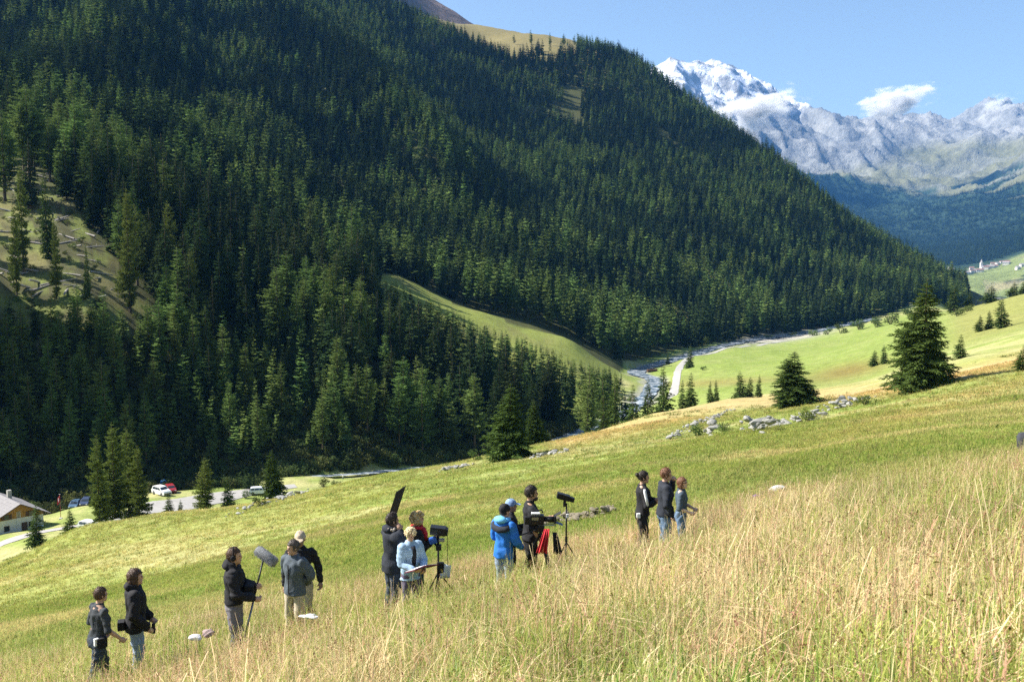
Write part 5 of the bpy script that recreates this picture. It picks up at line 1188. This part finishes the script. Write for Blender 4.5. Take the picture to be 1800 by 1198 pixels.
lay_at('white_cloth', 545, 1083, 14.6, lump(.12, .08, .03, 3), white, 'white cloth lying in the grass by the beige trousers', 'cloth')
lay_at('flower_clump', 1330, 872, 30.0, lump(.12, .1, .07, 4), plain('purple_thistle', (.20, .10, .24), .9, var=.5, scale=30), 'small purple flower clump left of the white stone', 'flowers')
b = lump(.24, .24, .34, 6); o = b.build('bag', plain('dark_bag', (.045, .047, .055), .9, var=.6, scale=14), None, True); o.location = ground_at(1808, 26.5) + Vector((0, 0, .14)); tag(o, 'dark bag standing in the grass, cut by the right picture edge', 'bag')
# ------------------------------------------------------------------ chalet, vehicles, flag, village
M_plaster = plain('white_plaster', (.66, .65, .62), .9, var=.12, scale=1.2, bump=.3, bscale=9); M_wood = plain('honey_wood', (.36, .19, .055), .7, var=.3, scale=3, bump=.3); M_slate = plain('grey_shingle', (.21, .20, .205), .8, var=.3, scale=2, bump=.4, bscale=8)
M_dkwood = plain('dark_wood', (.10, .055, .03), .7, var=.3, scale=4); M_glass = plain('window_glass', (.03, .04, .05), .08, var=.1, bump=0, spec=.6); M_stonew = plain('stone_base', (.32, .31, .29), .95, var=.3, scale=3, bump=.5)
pc = ground_at(34, 176); d = Vector((.72, -.69, 0)).normalized()
hs = empty('chalet', pc + Vector((0, 0, -.1)), math.atan2(d.y, d.x)); tag(hs, 'alpine chalet with honey wood gable and grey shingle roof at the left edge', 'house')
W, LN, EV, AP = 4.3, 13.0, 2.9, 5.1
def wallbox(mb, x0, x1, y0, y1, z0, z1): mb.box(((x0 + x1) / 2, (y0 + y1) / 2, (z0 + z1) / 2), (abs(x1 - x0), abs(y1 - y0), abs(z1 - z0)))
mb = MB(); wallbox(mb, -LN, 0, -W, W, -1.2, EV - .35); w_ = mb.build('wall', M_plaster, hs)
g_ = MB(); V = [(x, y, z) for x in (.02, -.25) for y, z in ((-W, EV - .35), (W, EV - .35), (W, EV), (0, AP), (-W, EV))]
g_.add(V, [(0, 1, 2, 3, 4), (9, 8, 7, 6, 5), (0, 5, 6, 1), (1, 6, 7, 2), (2, 7, 8, 3), (3, 8, 9, 4), (4, 9, 5, 0)]); gb = g_.build('gable', M_wood, hs)
for i in range(-7, 8):
    y = i * .58; zt = AP - abs(y) * (AP - EV) / W - .12; z0 = EV - .33
    if zt - z0 > .15: MB().box((.045, y, (zt + z0) / 2), (.05, .53, zt - z0)).build('plank', M_wood, gb)
mb = MB(); wallbox(mb, .0, .07, -.35, .35, -1, EV + .9); mb.build('pilaster', M_plaster, hs)
for y in (-2.1, 2.1):
    wn = MB().box((.10, y, EV + .18), (.10, .95, .95)).build('window', M_dkwood, hs); MB().box((.155, y, EV + .18), (.02, .70, .75)).build('pane', M_glass, wn)
    for s in (-1, 1): MB().box((.12, y + s * .72, EV + .18), (.05, .40, .92)).build('shutter', M_dkwood, wn)
    wn = MB().box((.03, y, 1.0), (.10, .9, 1.0)).build('window', M_dkwood, hs); MB().box((.085, y, 1.0), (.02, .7, .8)).build('pane', M_glass, wn)
dr_ = MB().box((.04, .95, .55), (.10, 1.0, 2.1)).build('door', M_dkwood, hs); MB().ell((.11, 1.3, .5), (.04, .04, .04), 8, 6).build('handle', M_grip, dr_)
for i, x in enumerate((-2.5, -6, -9.5)):
    for s in (-1, 1):
        wn = MB().box((x, s * W, 1.2), (1.0, .12, 1.0)).build('window', M_dkwood, hs); MB().box((x, s * (W + .055), 1.2), (.8, .03, .8)).build('pane', M_glass, wn)
rf = empty('roof', (0, 0, 0), 0, hs)
sl = math.hypot(W + .9, (AP - EV) / W * (W + .9)); an_ = math.atan2(AP - EV, W)
for s in (-1, 1):
    rot = Matrix.Rotation(-s * an_, 3, 'X'); c0 = Vector((-LN / 2 + .3, s * (W + .9) / 2, AP + .16 - (W + .9) / 2 * (AP - EV) / W))
    MB().box(c0, (LN + 1.8, sl, .12), rot).build('roof_deck', M_dkwood, rf)
    for k in range(9):
        off = (k + .5) / 9 - .5
        for j in range(10):
            x = -LN / 2 + .3 + ((j + .5) / 10 - .5) * (LN + 1.8); q = c0 + rot @ Vector((0, off * sl, .085)); q.x = x
            MB().box(q, ((LN + 1.8) / 10 - .02, sl / 9 + .05, .04), rot @ Matrix.Rotation(.05 * s, 3, 'X')).build('shingle', M_slate, rf)
MB().box((-LN / 2, .8, AP + .5), (.7, .7, 1.6)).build('chimney', M_stonew, rf)
mb = MB(); wallbox(mb, .1, 2.2, -W - .3, -W + 2.5, -1.4, .1); mb.build('terrace', M_stonew, hs)
# flag pole
pf = ground_at(107, 186); e = empty('flagpole', pf); tag(e, 'tall flagpole with red flag and white cross beside the chalet', 'flagpole')
MB().tube([(0, 0, -.3), (0, 0, 4.8)], [.06, .04], n=8).build('pole', plain('rust_paint', (.30, .08, .06), .6), e, True); MB().ell((0, 0, 4.85), (.09, .09, .09), 8, 6).build('finial', M_grip, e)
V = []; F = []
for i in range(9):
    for j in range(7): u, v = i / 8, j / 6; V.append((-.06 - .62 * u * (.65 + .1 * v), .09 * math.sin(u * 9 + v * 2), 4.65 - 1.35 * v - .55 * u))
for i in range(8):
    for j in range(6): F.append((i * 7 + j, i * 7 + j + 1, i * 7 + j + 8, i * 7 + j + 7))
fl = MB().add(V, F).build('flag', plain('flag_red', (.62, .02, .05), .7, var=.1), e, True)
Vc = [(V[i * 7 + j][0], V[i * 7 + j][1] - .02, V[i * 7 + j][2]) for i in range(9) for j in range(7)]
Fc = [F[i * 6 + j] for i in range(8) for j in range(6) if (i in (3, 4) and 1 <= j <= 4) or (2 <= i <= 5 and j in (2, 3))]
MB().add(Vc, Fc).build('cross', white, fl); MB().box((0, 0, .1), (.5, .5, .4), None, .05).build('base', M_plaster, e)
# cars
M_tyre = plain('tyre_rubber', (.02, .02, .02), .9, var=.2); M_lamp = plain('headlamp', (.8, .8, .78), .1, var=.05, bump=0); M_tail = plain('tail_lamp', (.4, .02, .02), .2, bump=0)
def car(px, y, yaw, col, label, tall=1.0, length=4.3):
    p = ground_at(px, y); e = empty('car', p + Vector((0, 0, .14)), R_(yaw)); tag(e, label, 'car'); k = length / 4.3; e.scale = (k, k, k * tall)
    paint = plain('car_paint', col, .25, var=.05, scale=1, bump=0, spec=.6)
    prof = [(-2.12, .45), (-2.15, .75), (-2.05, .98), (-1.75, 1.42), (-1.35, 1.50), (.15, 1.50), (.55, 1.42), (1.15, 1.0), (1.95, .86), (2.13, .70), (2.15, .42), (1.9, .26), (-1.9, .26)]
    V = []; F = []; n = len(prof)
    for yy, ins in ((-.86, 0), (-.80, 1), (.80, 1), (.86, 0)):
        for x, z in prof:
            t = max(0, (z - .95) / .55); V.append((x * (.985 if ins else 1), yy * (1 - .18 * t), z if ins == 0 else z + .02 * (1 if z > .5 else -1)))
    for a in range(3):
        for i in range(n): j = (i + 1) % n; F.append((a * n + i, a * n + j, (a + 1) * n + j, (a + 1) * n + i))
    F.append(tuple(range(n))); F.append(tuple(3 * n + i for i in range(n))[::-1]); b_ = MB().add(V, F).build('body', paint, e)
    def quad(name, pts, mat): return MB().add(pts, [(0, 1, 2, 3)]).build(name, mat, e)
    quad('windscreen', [(1.10, -.70, 1.05), (1.10, .70, 1.05), (.60, .62, 1.425), (.60, -.62, 1.425)], M_glass); quad('rear_window', [(-2.02, .70, 1.06), (-2.02, -.70, 1.06), (-1.80, -.62, 1.40), (-1.80, .62, 1.40)], M_glass)
    for s in (-1, 1):
        def sy(z): return s * (.862 * (1 - .18 * max(0, (z - .95) / .55)) + .012)
        for x0, x1, x2, x3 in ((.95, .10, .10, .48), (.0, -.85, -.85, .0), (-.95, -1.75, -1.60, -.95)): quad('side_window', [(x0, sy(1.0), 1.0), (x1, sy(1.0), 1.0), (x2, sy(1.38), 1.38), (x3, sy(1.38), 1.38)], M_glass)
        for x in (-1.32, 1.32):
            wh = MB().tube([(x, s * .70, .32), (x, s * .90, .32)], [.33, .33], n=18).build('wheel', M_tyre, e); MB().tube([(x, s * .885, .32), (x, s * .915, .32)], [.20, .17], n=14).build('rim', M_grip, wh)
        MB().ell((2.10, s * .62, .70), (.06, .16, .09), 10, 6).build('headlight', M_lamp, e); MB().ell((-2.12, s * .68, .82), (.04, .12, .10), 10, 6).build('tail_light', M_tail, e)
        MB().box((.85, s * .96, 1.02), (.10, .16, .12), None, .03).build('mirror', paint, e)
    MB().box((2.14, 0, .48), (.06, 1.3, .16)).build('grille', M_blackmetal, e); return e
car(284, 205, -38, (.80, .80, .80), 'white estate car parked in the gravel yard', 1.15, 4.6); car(300, 209, -60, (.28, .025, .03), 'dark red car parked beside the white estate car', 1.05)
car(132, 203, -80, (.08, .14, .22), 'blue-grey car in the shade left of the tall tree group'); car(151, 204, -80, (.05, .07, .13), 'dark blue car parked next to the blue-grey one'); car(160, 160, -20, (.75, .75, .75), 'white car half hidden at the foot of the tall tree group', 1.0); car(456, 208, 10, (.72, .74, .78), 'pale car half hidden behind the pointed spruce')
# blue cabin
p = ground_at(288, 216); e = empty('portable_toilet', p); tag(e, 'small blue portable cabin behind the white estate car', 'cabin'); M_bluep = plain('cabin_blue', (.05, .20, .50), .5, var=.1, bump=.05)
MB().box((0, 0, 1.05), (1.1, 1.1, 2.1), None, .04).build('cabin', M_bluep, e); MB().box((0, -.565, 1.0), (.75, .03, 1.8), None, .01).build('door', plain('cabin_door', (.08, .27, .58), .5, var=.1), e)
o = MB(); o.tube([(0, 0, 2.09), (0, 0, 2.2), (0, 0, 2.4)], [.68, .6, .2], n=4); o.build('roof', plain('cabin_roof', (.22, .50, .74), .5, var=.1), e)
p = ground_at(317, 219); e = tag(empty('wooden_post', p), 'short wooden signpost at the back of the gravel yard', 'post'); MB().tube([(0, 0, -.2), (0, 0, 1.7)], .16, n=8).build('post', M_dkwood, e); MB().box((0, -.05, 1.45), (.7, .06, .45), None, .01).build('board', M_wood, e)
# timber stack by the stream
p = on_ground(1146, 654); e = tag(empty('timber_stack', p, .2), 'stack of brown timber between stream and path', 'timber')
for i in range(5):
    for j in range(3): MB().tube([(-2.4 + .1 * j, -.8 + i * .42 + .2 * (j % 2), .25 + j * .38), (2.4 + .1 * i, -.8 + i * .42 + .2 * (j % 2), .25 + j * .38)], .2, n=7).build('timber', M_dkwood, e)
# village far down the valley
M_vw = plain('village_plaster', (.72, .69, .64), .9, var=.1, scale=.2, bump=0); M_vr = plain('village_roof', (.20, .12, .10), .9, var=.2, scale=.2, bump=0); M_vr2 = plain('village_slate', (.30, .28, .28), .9, var=.2, scale=.2, bump=0)
def village_house(px, y, w, l, h, rz, label, roof, group):
    x = (px - 900) / FPX * y * 1.0; z = mount_z(x, y); e = empty('village_house', (x, y, z - 2), rz); tag(e, label, 'house', group)
    MB().box((0, 0, h / 2 + 1), (l, w, h + 2)).build('wall', M_vw, e)
    o = .8; V = [(sx * (l / 2 + o), sy * (w / 2 + o), h + 2) for sx in (-1, 1) for sy in (-1, 1)] + [(-l / 2 - o, 0, h + 2 + w * .38), (l / 2 + o, 0, h + 2 + w * .38)]
    MB().add(V, [(0, 1, 4), (2, 5, 3), (0, 4, 5, 2), (1, 3, 5, 4), (0, 2, 3, 1)]).build('roof', roof, e)
    for k in range(3):
        for s in (-1, 1): MB().box((-l / 3 + k * l / 3, s * w / 2, h * .6 + 1), (1.4, .3, 1.6)).build('window', M_glass, e)
vr = random.Random(4)
for i in range(17):
    px = 1700 + i * 4.4 + vr.uniform(-2, 2); village_house(px, 3400 + vr.uniform(-70, 70) + (60 if i > 8 else 0), vr.uniform(9, 13), vr.uniform(12, 20), vr.uniform(6, 10), vr.uniform(-.5, .5), 'pale house with %s roof in the distant village' % ('red' if i % 3 else 'grey'), M_vr if i % 3 else M_vr2, 'houses of the distant village')
for i, (px, y) in enumerate(((1668, 3600), (1672, 3500), (1787, 3150), (1794, 3180))): village_house(px, y, 10, 14, 7, .3, 'lone pale house %s of the distant village' % ('left' if i < 2 else 'right'), M_vr2, 'outlying houses')
x = (1725 - 900) / FPX * 3430; z = mount_z(x, 3430); e = empty('church', (x, 3430, z)); tag(e, 'white church with tall tower in the distant village', 'church')
MB().box((12, 0, 5), (24, 11, 12)).build('nave', M_vw, e); V = [(-1, -6.2, 11), (-1, 6.2, 11), (25, -6.2, 11), (25, 6.2, 11), (-1, 0, 17), (25, 0, 17)]; MB().add(V, [(0, 1, 4), (2, 5, 3), (0, 4, 5, 2), (1, 3, 5, 4)]).build('roof', M_vr2, e)
tw = MB().box((-4, 0, 11), (8, 8, 26)).build('tower', M_vw, e); MB().tube([(-4, 0, 24), (-4, 0, 36)], [5.6, .2], n=4).build('spire', M_vr2, tw)
# distant woods on the far slopes
n = 26000; k = rng.choice(len(mx), n, p=(MFOREST * (my < 6900) * (mpx > 1400) * (my < 1e9) * 1.0 + 1e-12) / (MFOREST * (my < 6900) * (mpx > 1400) + 1e-12).sum())
px_ = mx[k] + rng.uniform(-22, 22, n); py_ = my[k] + rng.uniform(-22, 22, n); ii = np.clip(((np.log(py_) - ml_[0]) / (ml_[1] - ml_[0])), 0, nr - 1.001); jj = np.clip(((px_ / py_ - mu_[0]) / (mu_[1] - mu_[0])), 0, nc - 1.001)
i0 = ii.astype(int); j0 = jj.astype(int); fi = ii - i0; fj = jj - j0; pz_ = (Z[i0, j0] * (1 - fi) + Z[i0 + 1, j0] * fi) * (1 - fj) + (Z[i0, j0 + 1] * (1 - fi) + Z[i0 + 1, j0 + 1] * fi) * fj
s = rng.uniform(.8, 1.4, n); instancer('distant_forest', np.c_[px_, py_, pz_ - 1], np.c_[np.zeros(n), np.zeros(n), rng.uniform(0, 6, n)], np.c_[s * 1.7, s * 1.7, s * 1.25], rng.integers(0, 2, n), [conifer('distant_tree', 500 + i, 22, 3.4, 7, 5, 0, 'spruce', .03, M_spruce) for i in range(2)], label='blue hazy forest on the far mountain slopes', cat='forest')
# ------------------------------------------------------------------ clouds and haze
def cloud(px, py, y, rx, ry, rz, label, seed, dens=.05):
    c = at(px, py, y); bm = bmesh.new(); bmesh.ops.create_icosphere(bm, subdivisions=3, radius=1)
    g = np.random.default_rng(seed)
    o = bpy.data.objects.new('cloud', bpy.data.meshes.new('cloud')); bm.to_mesh(o.data); bm.free(); COL.objects.link(o); o.location = c; o.scale = (rx, ry, rz); o.rotation_euler = (0, g.uniform(-.25, -.05), 0)
    tag(o, label, 'cloud')
    m = bpy.data.materials.new('cloud_vapour'); m.use_nodes = True; n = m.node_tree.nodes; l = m.node_tree.links; n.remove(n['Principled BSDF'])
    pv = n.new('ShaderNodeVolumePrincipled'); pv.inputs['Color'].default_value = (1, 1, 1, 1); pv.inputs['Anisotropy'].default_value = .1
    tc = n.new('ShaderNodeTexCoord'); nz = n.new('ShaderNodeTexNoise'); nz.inputs['Scale'].default_value = 2.3; nz.inputs['Detail'].default_value = 6; nz.inputs['Roughness'].default_value = .62
    mp = n.new('ShaderNodeMapping'); mp.inputs['Location'].default_value = tuple(g.uniform(0, 50, 3)); l.new(tc.outputs['Object'], mp.inputs[0]); l.new(mp.outputs[0], nz.inputs['Vector'])
    ln = n.new('ShaderNodeVectorMath'); ln.operation = 'LENGTH'; l.new(tc.outputs['Object'], ln.inputs[0])
    fa = n.new('ShaderNodeMapRange'); fa.inputs[1].default_value = .0; fa.inputs[2].default_value = .98; fa.inputs[3].default_value = .40; fa.inputs[4].default_value = -.36; l.new(ln.outputs['Value'], fa.inputs[0])
    ad = n.new('ShaderNodeMath'); ad.operation = 'ADD'; am = n.new('ShaderNodeMapRange'); am.clamp = False; am.inputs[3].default_value = -.45; am.inputs[4].default_value = 1.45; l.new(nz.outputs['Fac'], am.inputs[0]); l.new(am.outputs[0], ad.inputs[0]); l.new(fa.outputs[0], ad.inputs[1])
    mr = n.new('ShaderNodeMapRange'); mr.inputs[1].default_value = .50; mr.inputs[2].default_value = .85; mr.inputs[3].default_value = 0; mr.inputs[4].default_value = dens; l.new(ad.outputs[0], mr.inputs[0])
    l.new(mr.outputs[0], pv.inputs['Density']); l.new(pv.outputs[0], n['Material Output'].inputs['Volume'])
    o.data.materials.append(m)
cloud(1335, 193, 6500, 400, 260, 190, 'white cloud bank hanging in front of the snowy peak', 1)
cloud(1570, 180, 7300, 430, 260, 165, 'flat white cloud clinging to the ridge right of the snowy peak', 2, .04)
cloud(1755, 180, 9300, 260, 200, 110, 'faint wisp of cloud near the right edge', 3, .008)
hz = bpy.data.meshes.new('haze'); bm = bmesh.new(); bmesh.ops.create_cube(bm, size=1); bm.to_mesh(hz); bm.free()
zlo = min(float(gz.min()), float(vz.min())) - 1.0; zhi = max(float(gz.max()), float(vz.max())) + 60
x0, x1, y0, y1 = min(gx.min(), mx.min()) - 60, max(gx.max(), mx.max()) + 60, gy.min() - 60, my.max() + 60
ho = link('haze', hz); ho.location = ((x0 + x1) / 2, (y0 + y1) / 2, (zlo + zhi) / 2); ho.scale = (x1 - x0, y1 - y0, zhi - zlo); tag(ho, kind='stuff')
m = bpy.data.materials.new('haze_air'); m.use_nodes = True; n = m.node_tree.nodes; n.remove(n['Principled BSDF']); pv = n.new('ShaderNodeVolumePrincipled')
pv.inputs['Color'].default_value = (.13, .42, 1.0, 1); pv.inputs['Density'].default_value = 3.4e-5; pv.inputs['Anisotropy'].default_value = 0.0
m.node_tree.links.new(pv.outputs[0], n['Material Output'].inputs['Volume']); hz.materials.append(m)
print('haze', zlo, zhi)
